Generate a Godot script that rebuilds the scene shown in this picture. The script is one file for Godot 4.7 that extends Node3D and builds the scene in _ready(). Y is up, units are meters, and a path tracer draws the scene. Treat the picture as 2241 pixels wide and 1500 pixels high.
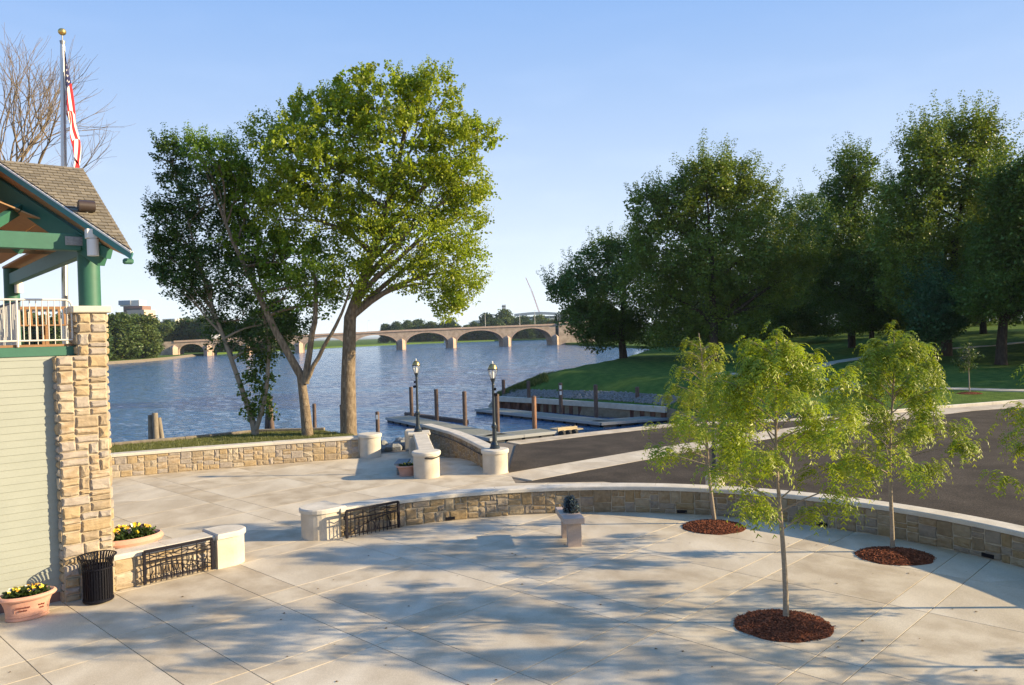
extends Node3D
# A riverside plaza in evening sun: stone walls, young trees, a boathouse corner, docks, a river and an arched bridge.

const WATER := -2.6
const CIRCLE := Vector2(1.51, -13.73)   # centre of the round plaza (x, z)
const RADIUS := 10.38                   # inner face of its wall
const E1 := Vector3(0.76604, 0, -0.64279)   # along the boathouse front
const EN := Vector3(0.64279, 0, 0.76604)    # out of the boathouse front
const HOUSE := Vector3(-9.757, 0, -16.93)

const LOBES_COTTONWOOD := [[-6.26, 17.15, -39.65, 1.93, 1.82, 2.18], [-4.56, 17.35, -39.74, 0.68, 1.02, 0.82], [-3.37, 16.9, -39.06, 1.25, 1.7, 1.5], [-8.21, 15.81, -39.53, 1.7, 1.7, 2.04], [-7.86, 17.25, -40.25, 1.14, 1.36, 1.36], [-10.08, 16.39, -40.26, 1.14, 1.48, 1.36], [-10.12, 14.39, -38.5, 1.59, 1.59, 1.91], [-5.04, 14.47, -38.5, 2.38, 2.04, 2.45], [-2.73, 14.4, -38.47, 1.59, 1.36, 1.63], [-1.42, 15.26, -39.42, 1.02, 0.79, 0.95], [-8.63, 13.16, -38.07, 2.04, 1.82, 2.18], [-6.58, 12.46, -39.36, 2.5, 1.93, 2.32], [-3.93, 12.49, -39.96, 2.04, 1.82, 2.18], [-2.14, 12.95, -39.04, 1.25, 1.25, 1.5], [-2.6, 10.84, -39.9, 1.59, 1.36, 1.63], [-2.09, 12.15, -39.64, 1.14, 0.91, 1.09], [-4.93, 10.04, -38.32, 2.38, 1.48, 1.77], [-2.97, 9, -39.63, 1.93, 1.36, 1.63], [-4.19, 8.31, -39.13, 1.82, 0.91, 1.09], [-2.43, 7.6, -39.39, 1.02, 0.79, 0.95], [-3.01, 6.71, -39.27, 0.79, 0.64, 0.76], [-7.2, 10.29, -39.94, 1.82, 1.36, 1.63], [-9.31, 11.4, -39.33, 2.04, 1.7, 2.04], [-7.75, 8.4, -38.98, 1.25, 0.91, 1.09], [-11.81, 13.32, -39.59, 1.25, 1.14, 1.36], [-12.05, 15.66, -39.84, 0.73, 1.02, 0.87], [-11.03, 11.86, -39.06, 1.59, 1.36, 1.63]]
const LOBES_MIDDLE := [[-13.01, 12.29, -40.01, 1.13, 1.35, 1.24], [-13.29, 13.53, -39.27, 0.9, 0.9, 0.99], [-12.81, 10.25, -40.27, 1.69, 1.46, 1.61], [-10.81, 9.67, -39.65, 1.8, 1.35, 1.49], [-11.29, 7.86, -39.54, 1.58, 1.13, 1.24], [-9.49, 8.44, -38.76, 1.35, 1.01, 1.12], [-9.55, 7.37, -39.78, 1.01, 0.79, 0.87], [-13.89, 14.28, -38.51, 1.01, 0.9, 0.99], [-15.14, 14.85, -38.94, 0.68, 0.68, 0.74]]
const LOBES_DARK := [[-16.93, 14.86, -40.25, 0.82, 0.89, 0.9], [-16.82, 13.55, -41.27, 1.28, 1.17, 1.28], [-14.93, 12.8, -39.97, 1.52, 1.4, 1.54], [-14.45, 13.72, -41.28, 1.05, 1.17, 1.16], [-17.06, 11.57, -40.58, 1.17, 1.05, 1.16], [-15.8, 10.87, -40.86, 1.87, 1.52, 1.67], [-14.27, 10.86, -41.17, 1.4, 1.4, 1.54], [-16.91, 9.71, -40.63, 1.17, 0.93, 1.03], [-15.14, 8.93, -40.2, 1.75, 1.28, 1.41], [-13.46, 8.63, -39.98, 1.52, 1.28, 1.41], [-16.5, 8.26, -40.07, 1.05, 0.82, 0.9], [-15.47, 7.34, -40.94, 1.4, 0.93, 1.03], [-13.47, 6.81, -40.52, 1.52, 0.93, 1.03], [-11.96, 6.53, -40.11, 1.17, 0.93, 1.03], [-14.61, 5.67, -41.01, 1.28, 0.7, 0.77], [-12.31, 5.26, -40.37, 1.17, 0.65, 0.72], [-17.84, 12.05, -40.54, 0.51, 0.47, 0.51], [-17.8, 10.41, -40.47, 0.47, 0.42, 0.46], [-17.78, 9.04, -40.69, 0.51, 0.47, 0.51], [-11.2, 6.05, -40.67, 0.82, 0.58, 0.64]]
const LOBES_MAPLE_LEFT := [[13.04, 14.09, -111.35, 3.88, 4.07, 4.27], [9.48, 10.83, -108.22, 3.01, 3.13, 3.31], [6.77, 10.98, -109.68, 1.38, 1.38, 1.52], [10.53, 7.05, -107.23, 3.63, 2.51, 2.76], [15.46, 9.97, -106.73, 4.7, 3.76, 4.13], [15.09, 5.71, -109.29, 4.39, 2, 2.21], [16.58, 15.69, -109.13, 3.45, 2.82, 3.1], [11.86, 4.23, -108.83, 2.51, 1.38, 1.52], [18.7, 4.66, -108.56, 3.45, 1.75, 1.93]]
const LOBES_MAPLE := [[24.27, 23.82, -97.44, 3.13, 2.39, 2.63], [27.54, 23.7, -100.23, 3.41, 2.84, 3.13], [20.83, 20.78, -98.73, 2.84, 3.13, 3.13], [25.75, 19.76, -100.37, 5.41, 3.98, 4.38], [30.73, 20.95, -101.51, 3.41, 3.41, 3.76], [17.48, 19.81, -99.15, 2.56, 3.41, 2.82], [19.61, 15.18, -99.01, 4.84, 3.98, 4.38], [25.64, 13.62, -96.19, 5.69, 4.27, 4.69], [31.75, 16.4, -97.78, 3.98, 3.41, 3.76], [17.23, 11.27, -99, 4.27, 3.41, 3.76], [23.65, 8.86, -99.94, 5.69, 3.41, 3.76], [30.79, 11, -100.6, 4.84, 3.41, 3.76], [34.22, 11.92, -98.74, 3.98, 1.42, 1.56], [36.95, 13.22, -98.39, 2.56, 0.91, 1], [27.13, 5.87, -98.26, 5.12, 2.28, 2.5], [20.74, 4.92, -100.26, 3.98, 1.99, 2.19], [33.33, 9.07, -98, 3.13, 2.28, 2.5]]
const LOBES_BACK := [[48.21, 23.23, -127.87, 4.34, 3.26, 3.58], [45.69, 18.34, -129.4, 5.43, 4.71, 5.18], [50.49, 16.63, -128.47, 4.34, 4.71, 4.78], [45.83, 10.02, -126.24, 6.52, 5.07, 5.58], [40.88, 6.51, -124.66, 5.07, 3.26, 3.58], [49.05, 6.97, -123.55, 4.34, 3.26, 3.58]]
const LOBES_POPLAR := [[46.28, 26.14, -106.22, 2.36, 2.48, 2.59], [45.44, 23.44, -108.01, 2.61, 2.48, 2.73], [48.17, 21.5, -107.98, 4.34, 3.41, 3.76], [44.03, 17.01, -105.72, 4.34, 4.03, 4.44], [48.17, 14.46, -105.61, 4.97, 4.34, 4.78], [44.76, 10.36, -106.39, 5.28, 3.72, 4.1], [50.17, 7.81, -107.61, 4.66, 3.1, 3.41], [41.39, 12.33, -107.04, 2.48, 3.72, 2.73]]
const LOBES_TALL := [[50.45, 26.48, -92.99, 2.64, 2.38, 2.62], [47.36, 23.84, -90.24, 2.38, 2.91, 2.62], [54.14, 26.78, -92.46, 2.38, 2.22, 2.44], [56.17, 24.69, -92.81, 2.11, 2.11, 2.33], [52.2, 22.51, -91.99, 4.49, 3.44, 3.78], [46.7, 19.8, -90.66, 3.17, 3.17, 3.49], [55.02, 19.57, -90.65, 2.91, 3.17, 3.2], [51.38, 17.49, -93.59, 5.29, 3.97, 4.36], [45.33, 14.08, -90.25, 3.44, 3.7, 3.78], [53.27, 13.79, -89.65, 3.7, 3.7, 4.07], [50.32, 10.5, -92.91, 5.29, 3.17, 3.49], [45.43, 18.18, -93.48, 2.11, 3.17, 2.33], [44.67, 8.91, -90.18, 3.17, 2.38, 2.62], [52.42, 7.21, -92.03, 3.7, 1.85, 2.04]]
const LOBES_RIGHT := [[49.9, 17.68, -78.87, 2.3, 2.3, 2.53], [51.14, 18.89, -78.3, 2.3, 2.3, 2.53], [51.59, 14.6, -79.83, 3.68, 2.99, 3.29], [49.93, 11.54, -80.96, 2.99, 2.76, 3.03], [52.72, 10.88, -79.58, 3.68, 3.45, 3.79], [50.15, 7.77, -79.94, 3.91, 2.53, 2.78], [46.6, 7.36, -78.62, 2.3, 1.84, 2.02], [55.79, 14.49, -79.94, 3.22, 4.14, 3.54], [57.72, 9.08, -82.19, 3.68, 3.22, 3.54]]
const LOBES_UNDER := [[46.07, 11.76, -101.11, 4.14, 3.55, 3.91], [48.35, 6.53, -103.77, 4.14, 2.07, 2.28], [44.15, 6.03, -102.35, 2.96, 1.78, 1.95], [51.75, 11.76, -103.18, 3.55, 3.55, 3.91], [49.22, 5.88, -101.89, 2.96, 1.48, 1.63]]
const LOBES_SMALL := [[45.04, 8.13, -84.58, 1.35, 1.45, 1.49], [43.6, 5.72, -83.32, 1.83, 1.69, 1.86], [46.28, 5.67, -84.72, 1.93, 1.45, 1.59], [45.14, 3.99, -84.48, 1.69, 0.68, 0.74]]


class MB:
	var v := PackedVector3Array()
	var n := PackedVector3Array()
	var uv := PackedVector2Array()
	func tri(a: Vector3, b: Vector3, c: Vector3, out: Vector3) -> void:
		var m := (b - a).cross(c - a)
		if m.length_squared() < 1e-14:
			return
		m = m.normalized()
		if m.dot(out) < 0.0:
			m = -m
			v.append(a); v.append(b); v.append(c)
		else:
			v.append(a); v.append(c); v.append(b)
		n.append(m); n.append(m); n.append(m)
		uv.append(Vector2.ZERO); uv.append(Vector2.ZERO); uv.append(Vector2.ZERO)
	func quad(a: Vector3, b: Vector3, c: Vector3, d: Vector3, out: Vector3) -> void:
		tri(a, b, c, out)
		tri(a, c, d, out)
	func vert(p: Vector3, m: Vector3, t: Vector2) -> void:
		v.append(p); n.append(m); uv.append(t)
	func squad(a: Vector3, b: Vector3, c: Vector3, d: Vector3, na: Vector3, nb: Vector3, nc: Vector3, nd: Vector3) -> void:
		var m := (b - a).cross(c - a)
		if m.length_squared() < 1e-14:
			m = (c - a).cross(d - a)
		var z := Vector2.ZERO
		if m.dot(na + nb + nc + nd) < 0.0:
			vert(a, na, z); vert(b, nb, z); vert(c, nc, z); vert(a, na, z); vert(c, nc, z); vert(d, nd, z)
		else:
			vert(a, na, z); vert(c, nc, z); vert(b, nb, z); vert(a, na, z); vert(d, nd, z); vert(c, nc, z)
	func mesh() -> ArrayMesh:
		var a := []
		a.resize(Mesh.ARRAY_MAX)
		a[Mesh.ARRAY_VERTEX] = v
		a[Mesh.ARRAY_NORMAL] = n
		a[Mesh.ARRAY_TEX_UV] = uv
		var m := ArrayMesh.new()
		m.add_surface_from_arrays(Mesh.PRIMITIVE_TRIANGLES, a)
		return m
	func box(c: Vector3, s: Vector3, b := Basis.IDENTITY, bev := 0.0) -> void:
		var h := s * 0.5
		bev = minf(bev, minf(h.x, minf(h.y, h.z)) * 0.9)
		var ax := [b.x, b.y, b.z]
		var hh := [h.x, h.y, h.z]
		for i in 3:
			var j: int = (i + 1) % 3
			var k: int = (i + 2) % 3
			var hj: float = hh[j] - bev
			var hk: float = hh[k] - bev
			for si in [-1.0, 1.0]:
				var o: Vector3 = c + ax[i] * hh[i] * si
				quad(o - ax[j] * hj - ax[k] * hk, o + ax[j] * hj - ax[k] * hk, o + ax[j] * hj + ax[k] * hk, o - ax[j] * hj + ax[k] * hk, ax[i] * si)
				if bev > 0.0:
					for sj in [-1.0, 1.0]:
						var p: Vector3 = c + ax[i] * hh[i] * si + ax[j] * hj * sj
						var q: Vector3 = c + ax[i] * (hh[i] - bev) * si + ax[j] * hh[j] * sj
						quad(p - ax[k] * hk, p + ax[k] * hk, q + ax[k] * hk, q - ax[k] * hk, ax[i] * si + ax[j] * sj)
						if i == 0:
							for sk in [-1.0, 1.0]:
								tri(c + ax[0] * h.x * si + ax[1] * hj * sj + ax[2] * hk * sk, c + ax[0] * (h.x - bev) * si + ax[1] * h.y * sj + ax[2] * hk * sk, c + ax[0] * (h.x - bev) * si + ax[1] * hj * sj + ax[2] * h.z * sk, ax[0] * si + ax[1] * sj + ax[2] * sk)
	func bar(a: Vector3, b: Vector3, w: float, t: float, up := Vector3.UP, bev := 0.0) -> void:
		# a straight bar from a to b: w across, t along "up"
		var d := (b - a).normalized()
		var x := up.cross(d)
		if x.length() < 0.01:
			x = Vector3.RIGHT.cross(d)
		x = x.normalized()
		box((a + b) * 0.5, Vector3(w, t, a.distance_to(b)), Basis(x, d.cross(x), d), bev)
	func tube(pts: Array, rad: Array, sides := 8, caps := true) -> void:
		var rings := []
		var norms := []
		var u := Vector3.ZERO
		for i in pts.size():
			var d: Vector3 = (pts[mini(i + 1, pts.size() - 1)] - pts[maxi(i - 1, 0)]).normalized()
			if i == 0:
				u = d.cross(Vector3(0.31, 0.2, 0.93)).normalized()
			else:
				u = (u - d * u.dot(d)).normalized()
			var w := d.cross(u)
			var r := PackedVector3Array()
			var m := PackedVector3Array()
			for k in sides:
				var a := TAU * k / sides
				var q := u * cos(a) + w * sin(a)
				m.append(q)
				r.append(pts[i] + q * rad[i])
			rings.append(r)
			norms.append(m)
		for i in pts.size() - 1:
			for k in sides:
				var l := (k + 1) % sides
				squad(rings[i][k], rings[i][l], rings[i + 1][l], rings[i + 1][k], norms[i][k], norms[i][l], norms[i + 1][l], norms[i + 1][k])
		if caps:
			for e in [0, pts.size() - 1]:
				var out: Vector3 = (pts[0] - pts[1]) if e == 0 else (pts[e] - pts[e - 1])
				for k in range(1, sides - 1):
					tri(rings[e][0], rings[e][k], rings[e][k + 1], out)
	func lathe(o: Vector3, prof: Array, segs := 20, sx := 1.0, sz := 1.0, turn := 0.0) -> void:
		# prof: [radius, height] from bottom to top; round plan, or an oval one with sx, sz
		var bs := Basis(Vector3.UP, turn)
		for i in prof.size() - 1:
			var p := Vector2(prof[i][0], prof[i][1])
			var q := Vector2(prof[i + 1][0], prof[i + 1][1])
			var e := q - p
			if e.length() < 1e-6:
				continue
			var m2 := Vector2(e.y, -e.x).normalized()
			for k in segs:
				var a := TAU * k / segs
				var b := TAU * (k + 1) / segs
				var ca := Vector3(cos(a) * sx, 0, sin(a) * sz)
				var cb := Vector3(cos(b) * sx, 0, sin(b) * sz)
				var na := bs * (Vector3(cos(a) / sx, 0, sin(a) / sz).normalized() * m2.x + Vector3.UP * m2.y)
				var nb := bs * (Vector3(cos(b) / sx, 0, sin(b) / sz).normalized() * m2.x + Vector3.UP * m2.y)
				var A := o + bs * (ca * p.x) + Vector3.UP * p.y
				var B := o + bs * (cb * p.x) + Vector3.UP * p.y
				var C := o + bs * (cb * q.x) + Vector3.UP * q.y
				var D := o + bs * (ca * q.x) + Vector3.UP * q.y
				squad(A, B, C, D, na, nb, nb, na)
	func prism(poly: PackedVector2Array, y0: float, y1: float, bev := 0.0) -> void:
		# plan polygon in x, z
		var pl := poly
		var top := poly
		if bev > 0.0:
			var ins := Geometry2D.offset_polygon(poly, -bev)
			if ins.size() == 1 and ins[0].size() == poly.size():
				top = ins[0]
				# align the starts
				var best := 0
				for k in top.size():
					if top[k].distance_to(pl[0]) < top[best].distance_to(pl[0]):
						best = k
				var al := PackedVector2Array()
				for k in top.size():
					al.append(top[(best + k) % top.size()])
				top = al
			else:
				bev = 0.0
		var idx := Geometry2D.triangulate_polygon(top)
		for i in range(0, idx.size(), 3):
			tri(v3(top[idx[i]], y1), v3(top[idx[i + 1]], y1), v3(top[idx[i + 2]], y1), Vector3.UP)
		var sgn := -1.0 if Geometry2D.is_polygon_clockwise(pl) else 1.0
		for i in pl.size():
			var a := pl[i]
			var b := pl[(i + 1) % pl.size()]
			var o2 := Vector2((b - a).y, -(b - a).x) * sgn
			var out := Vector3(o2.x, 0, o2.y)
			quad(v3(a, y0), v3(b, y0), v3(b, y1 - bev), v3(a, y1 - bev), out)
			if bev > 0.0:
				quad(v3(a, y1 - bev), v3(b, y1 - bev), v3(top[(i + 1) % pl.size()], y1), v3(top[i], y1), out + Vector3.UP * out.length())
	func sweep(pts: Array, sec: PackedVector2Array, smooth := false) -> void:
		# section: x to the right of the path, y up
		var rings := []
		var rights := []
		for i in pts.size():
			var d: Vector3 = pts[mini(i + 1, pts.size() - 1)] - pts[maxi(i - 1, 0)]
			d.y = 0
			d = d.normalized()
			var r := Vector3(-d.z, 0, d.x)
			rights.append(r)
			var ring := PackedVector3Array()
			for s in sec:
				ring.append(pts[i] + r * s.x + Vector3.UP * s.y)
			rings.append(ring)
		var sgn := 1.0 if Geometry2D.is_polygon_clockwise(sec) else -1.0
		var m := sec.size()
		for i in pts.size() - 1:
			for k in m:
				var l := (k + 1) % m
				var e := (sec[l] - sec[k])
				var o := Vector2(-e.y, e.x).normalized() * sgn
				var na: Vector3 = rights[i] * o.x + Vector3.UP * o.y
				var nb: Vector3 = rights[i + 1] * o.x + Vector3.UP * o.y
				if smooth:
					squad(rings[i][k], rings[i][l], rings[i + 1][l], rings[i + 1][k], na, na, nb, nb)
				else:
					quad(rings[i][k], rings[i][l], rings[i + 1][l], rings[i + 1][k], na)
		var idx := Geometry2D.triangulate_polygon(sec)
		for e in [0, pts.size() - 1]:
			var out: Vector3 = (pts[0] - pts[1]) if e == 0 else (pts[e] - pts[e - 1])
			for i in range(0, idx.size(), 3):
				tri(rings[e][idx[i]], rings[e][idx[i + 1]], rings[e][idx[i + 2]], out)
	static func v3(p: Vector2, y: float) -> Vector3:
		return Vector3(p.x, y, p.y)

var rng := RandomNumberGenerator.new()
var M := {}
var used := {}
var noise := FastNoiseLite.new()

func rr(a: float, b: float) -> float:
	return rng.randf_range(a, b)

func rv() -> Vector3:
	while true:
		var p := Vector3(rr(-1, 1), rr(-1, 1), rr(-1, 1))
		if p.length_squared() < 1.0 and p.length_squared() > 0.0001:
			return p
	return Vector3.ZERO

func lin(r: float, g: float, b: float) -> Color:
	return Color(r, g, b).linear_to_srgb()

func numbered(called: String) -> String:
	used[called] = used.get(called, -1) + 1
	return called if used[called] == 0 else "%s_%03d" % [called, used[called]]

func tag(o: Node3D, label: String, category: String, group := "") -> Node3D:
	o.set_meta("label", label)
	o.set_meta("category", category)
	if group:
		o.set_meta("group", group)
	return o

func thing(called: String, label: String, category: String, at := Vector3.ZERO, group := "") -> Node3D:
	var o := Node3D.new()
	o.name = numbered(called)
	add_child(o)
	o.position = at
	tag(o, label, category, group)
	return o

func part(parent: Node3D, called: String, m: Mesh, mat: Material) -> MeshInstance3D:
	var o := MeshInstance3D.new()
	o.mesh = m
	o.material_override = mat
	if parent == self:
		o.name = numbered(called)
		add_child(o)
	else:
		o.name = called
		parent.add_child(o, true)
	return o

func struct(called: String, m: Mesh, mat: Material) -> MeshInstance3D:
	var o := part(self, called, m, mat)
	o.set_meta("kind", "structure")
	return o

func many(parent: Node3D, called: String, m: Mesh, mat: Material, xf: Array, cols: Array = []) -> MultiMeshInstance3D:
	var mm := MultiMesh.new()
	mm.transform_format = MultiMesh.TRANSFORM_3D
	mm.use_colors = cols.size() > 0
	mm.mesh = m
	mm.instance_count = xf.size()
	for i in xf.size():
		mm.set_instance_transform(i, xf[i])
		if cols.size():
			mm.set_instance_color(i, cols[i])
	var o := MultiMeshInstance3D.new()
	o.multimesh = mm
	o.material_override = mat
	o.name = called if parent != self else numbered(called)
	parent.add_child(o, true)
	o.set_meta("kind", "stuff")
	return o

# ---------------------------------------------------------------- materials
func tex(seed_: int, freq: float, size: int, c0: Color, c1: Color, fine := 0.0, oct := 4, stretch := 1.0, contrast := 1.0) -> ImageTexture:
	# blotches between two colours with a fine grain on top, seamless
	var a := FastNoiseLite.new()
	a.seed = seed_
	a.noise_type = FastNoiseLite.TYPE_SIMPLEX_SMOOTH
	a.frequency = freq
	a.fractal_octaves = oct
	var ia := a.get_seamless_image(size, size)
	var r := RandomNumberGenerator.new()
	r.seed = seed_ * 7 + 1
	var im := Image.create(size, size, false, Image.FORMAT_RGB8)
	for y in size:
		for x in size:
			var t := ia.get_pixel(x, int(y * stretch) % size).r
			t = clampf((t - 0.5) * contrast + 0.5, 0, 1)
			var c := c0.lerp(c1, t)
			if fine > 0.0:
				var f := 1.0 + fine * (r.randf() - 0.5)
				c = Color(c.r * f, c.g * f, c.b * f)
			im.set_pixel(x, y, c)
	return ImageTexture.create_from_image(im)

func bump(seed_: int, freq: float, size := 256, oct := 4) -> ImageTexture:
	var a := FastNoiseLite.new()
	a.seed = seed_
	a.noise_type = FastNoiseLite.TYPE_SIMPLEX_SMOOTH
	a.frequency = freq
	a.fractal_octaves = oct
	return ImageTexture.create_from_image(a.get_seamless_image(size, size))

func mat(color: Color, rough := 0.8, metal := 0.0, spec := 0.5) -> StandardMaterial3D:
	var m := StandardMaterial3D.new()
	m.albedo_color = color
	m.roughness = rough
	m.metallic = metal
	m.metallic_specular = spec
	return m

func tmat(t: Texture2D, per_metre: float, rough := 0.85, b: Texture2D = null, depth_cm := 0.0, tint := Color.WHITE, world := true, spec := 0.5) -> StandardMaterial3D:
	var m := mat(tint, rough, 0.0, spec)
	m.albedo_texture = t
	m.uv1_triplanar = true
	m.uv1_world_triplanar = world
	m.uv1_scale = Vector3.ONE * per_metre
	if b:
		m.heightmap_enabled = true
		m.heightmap_texture = b
		m.heightmap_scale = depth_cm
	return m

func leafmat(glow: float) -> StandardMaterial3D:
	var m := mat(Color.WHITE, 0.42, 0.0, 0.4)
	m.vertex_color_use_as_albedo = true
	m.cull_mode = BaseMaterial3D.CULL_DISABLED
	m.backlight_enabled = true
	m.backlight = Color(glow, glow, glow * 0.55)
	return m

func make_materials() -> void:
	var bf := bump(3, 0.05)
	var bc := bump(5, 0.012)
	var g := tex(11, 0.006, 512, lin(0.47, 0.40, 0.295), lin(0.61, 0.54, 0.42), 0.13, 6, 0.5, 1.7)
	var g2 := tex(12, 0.007, 512, lin(0.455, 0.385, 0.28), lin(0.60, 0.53, 0.405), 0.13, 6, 1.0, 1.8)
	for k in 5:
		var s: float = [1.0, 0.975, 0.99, 0.95, 0.97][k]
		var w: float = [1.0, 0.995, 1.003, 0.99, 0.997][k]
		M["slab%d" % k] = tmat(g if k % 2 == 0 else g2, [0.21, 0.26, 0.18, 0.23, 0.29][k], 0.86, bf, 0.12, Color(s, s * w, s * w * w), true, 0.4)
	M.joint = mat(lin(0.16, 0.135, 0.105), 0.95)
	M.coping = tmat(tex(14, 0.01, 256, lin(0.50, 0.46, 0.385), lin(0.62, 0.575, 0.49), 0.14, 4, 1.0, 1.5), 0.5, 0.9, bf, 0.25)
	M.cast = tmat(tex(15, 0.012, 256, lin(0.45, 0.40, 0.32), lin(0.58, 0.525, 0.43), 0.12, 4, 1.0, 1.6), 0.45, 0.92, bf, 0.25)
	M.mortar = tmat(tex(16, 0.03, 256, lin(0.36, 0.30, 0.215), lin(0.46, 0.395, 0.295), 0.2), 1.2, 0.95, bf, 0.4)
	var tones := [[0.46, 0.36, 0.22, 0.60, 0.50, 0.34], [0.45, 0.345, 0.20, 0.57, 0.46, 0.29], [0.38, 0.34, 0.30, 0.52, 0.48, 0.43], [0.50, 0.43, 0.32, 0.64, 0.58, 0.46], [0.36, 0.29, 0.20, 0.50, 0.42, 0.30], [0.42, 0.38, 0.34, 0.54, 0.49, 0.42], [0.42, 0.32, 0.20, 0.60, 0.52, 0.40]]
	for k in tones.size():
		var c: Array = tones[k]
		var t := tex(20 + k, 0.022, 256, lin(c[0], c[1], c[2]), lin(c[3], c[4], c[5]), 0.22, 5, 1.0, 1.9)
		M["stone%d" % k] = tmat(t, 0.9, 0.93, bf, 1.0, Color(0.86, 0.84, 0.82))
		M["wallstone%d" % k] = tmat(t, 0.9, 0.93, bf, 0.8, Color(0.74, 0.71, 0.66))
	M.asphalt = tmat(tex(31, 0.007, 512, lin(0.040, 0.032, 0.023), lin(0.066, 0.053, 0.039), 0.9, 6, 1.0, 1.5), 0.13, 0.9, bump(32, 0.25, 256, 2), 0.5, Color.WHITE, true, 0.3)
	M.lawn = tmat(tex(33, 0.012, 512, lin(0.060, 0.105, 0.022), lin(0.11, 0.165, 0.036), 0.5, 5, 1.0, 1.5), 0.12, 1.0, bump(34, 0.2, 256, 3), 5.0, Color.WHITE, true, 0.15)
	M.drygrass = tmat(tex(35, 0.02, 256, lin(0.13, 0.135, 0.045), lin(0.20, 0.19, 0.075), 0.5, 4, 1.0, 1.6), 0.4, 1.0, bump(36, 0.2, 256, 3), 3.0, Color.WHITE, true, 0.15)
	M.bank = tmat(tex(37, 0.03, 256, lin(0.16, 0.125, 0.08), lin(0.30, 0.25, 0.17), 0.4), 0.2, 1.0)
	M.rock = tmat(tex(38, 0.03, 256, lin(0.14, 0.15, 0.155), lin(0.30, 0.30, 0.29), 0.3), 0.8, 0.9, bf, 1.0)
	M.gravel = tmat(tex(39, 0.1, 256, lin(0.12, 0.12, 0.115), lin(0.30, 0.295, 0.28), 0.7), 0.35, 1.0, bump(40, 0.15), 4.0)
	# water: dark blue green body under a rippled skin
	var w := mat(lin(0.014, 0.075, 0.16), 0.10, 0.0, 0.42)
	w.uv1_triplanar = true
	w.uv1_world_triplanar = true
	w.uv1_scale = Vector3(0.05, 0.05, 0.09)
	var wn := FastNoiseLite.new()
	wn.seed = 4
	wn.noise_type = FastNoiseLite.TYPE_SIMPLEX_SMOOTH
	wn.frequency = 0.016
	wn.fractal_octaves = 5
	wn.fractal_gain = 0.72
	var wi := wn.get_seamless_image(512, 512)
	wi.convert(Image.FORMAT_RGBA8)
	wi.bump_map_to_normal_map(14.0)
	w.normal_enabled = true
	w.normal_texture = ImageTexture.create_from_image(wi)
	w.normal_scale = 0.6
	M.water = w
	# boathouse
	M.siding = tmat(tex(41, 0.02, 256, lin(0.275, 0.295, 0.255), lin(0.315, 0.335, 0.29), 0.05), 0.3, 0.7, bf, 0.1)
	M.green = tmat(tex(42, 0.03, 256, lin(0.028, 0.115, 0.075), lin(0.036, 0.14, 0.092), 0.08), 0.5, 0.55)
	M.teal = mat(lin(0.055, 0.20, 0.185), 0.5)
	M.white = mat(lin(0.76, 0.74, 0.69), 0.5)
	M.rail = mat(lin(0.60, 0.58, 0.53), 0.45, 0.1)
	M.steel = tmat(tex(43, 0.05, 256, lin(0.22, 0.22, 0.21), lin(0.34, 0.34, 0.33), 0.2), 1.5, 0.5)
	M.steel.metallic = 0.5
	for k in 4:
		var s: float = [1.0, 0.9, 1.07, 0.96][k]
		M["shingle%d" % k] = tmat(tex(44, 0.08, 256, lin(0.165, 0.14, 0.105), lin(0.225, 0.195, 0.15), 0.5), 1.3, 0.97, bf, 0.3, Color(s, s, s * 0.98))
		M["soffit%d" % k] = tmat(tex(47 + k, 0.02, 256, lin(0.34 * s, 0.19 * s, 0.085 * s), lin(0.45 * s, 0.27 * s, 0.13 * s), 0.1, 4, 4.0), 1.0, 0.75)
	M.wood = tmat(tex(52, 0.02, 256, lin(0.20, 0.105, 0.05), lin(0.33, 0.19, 0.095), 0.15, 4, 5.0), 1.0, 0.8)
	M.brown = mat(lin(0.045, 0.03, 0.024), 0.45)
	M.navy = mat(lin(0.03, 0.045, 0.075), 0.5)
	M.pole = mat(lin(0.55, 0.54, 0.52), 0.38, 0.85)
	M.gold = mat(lin(0.62, 0.46, 0.17), 0.35, 0.9)
	M.iron = mat(lin(0.009, 0.008, 0.014), 0.55, 0.0, 0.3)
	M.black = mat(lin(0.006, 0.006, 0.010), 0.5, 0.0, 0.3)
	M.lamp = tmat(tex(53, 0.05, 128, lin(0.012, 0.022, 0.032), lin(0.022, 0.034, 0.045), 0.1), 2.0, 0.4)
	M.brass = mat(lin(0.36, 0.28, 0.13), 0.35, 0.85)
	M.glass = mat(Color(0.95, 0.95, 0.93, 0.14), 0.06)
	M.glass.transparency = BaseMaterial3D.TRANSPARENCY_ALPHA
	M.bulb = mat(lin(0.78, 0.76, 0.70), 0.4)
	M.terracotta = tmat(tex(54, 0.02, 256, lin(0.52, 0.265, 0.185), lin(0.60, 0.335, 0.245), 0.12), 1.0, 0.85, bf, 0.2)
	M.inkred = mat(lin(0.20, 0.05, 0.03), 0.9)
	M.soil = tmat(tex(55, 0.1, 128, lin(0.03, 0.02, 0.012), lin(0.07, 0.05, 0.03), 0.4), 2.0, 1.0)
	M.granite = tmat(tex(56, 0.3, 256, lin(0.33, 0.245, 0.195), lin(0.52, 0.42, 0.35), 0.5, 2), 1.6, 0.6)
	M.verdigris = tmat(tex(57, 0.06, 128, lin(0.035, 0.055, 0.06), lin(0.15, 0.20, 0.205), 0.3), 4.0, 0.4)
	M.verdigris.metallic = 0.6
	M.mulch = tmat(tex(58, 0.12, 256, lin(0.09, 0.028, 0.015), lin(0.25, 0.095, 0.05), 0.6, 3), 1.0, 1.0, bump(59, 0.12), 3.0, Color.WHITE, true, 0.2)
	M.chip = mat(Color.WHITE, 0.9, 0.0, 0.2)
	M.chip.vertex_color_use_as_albedo = true
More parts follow.
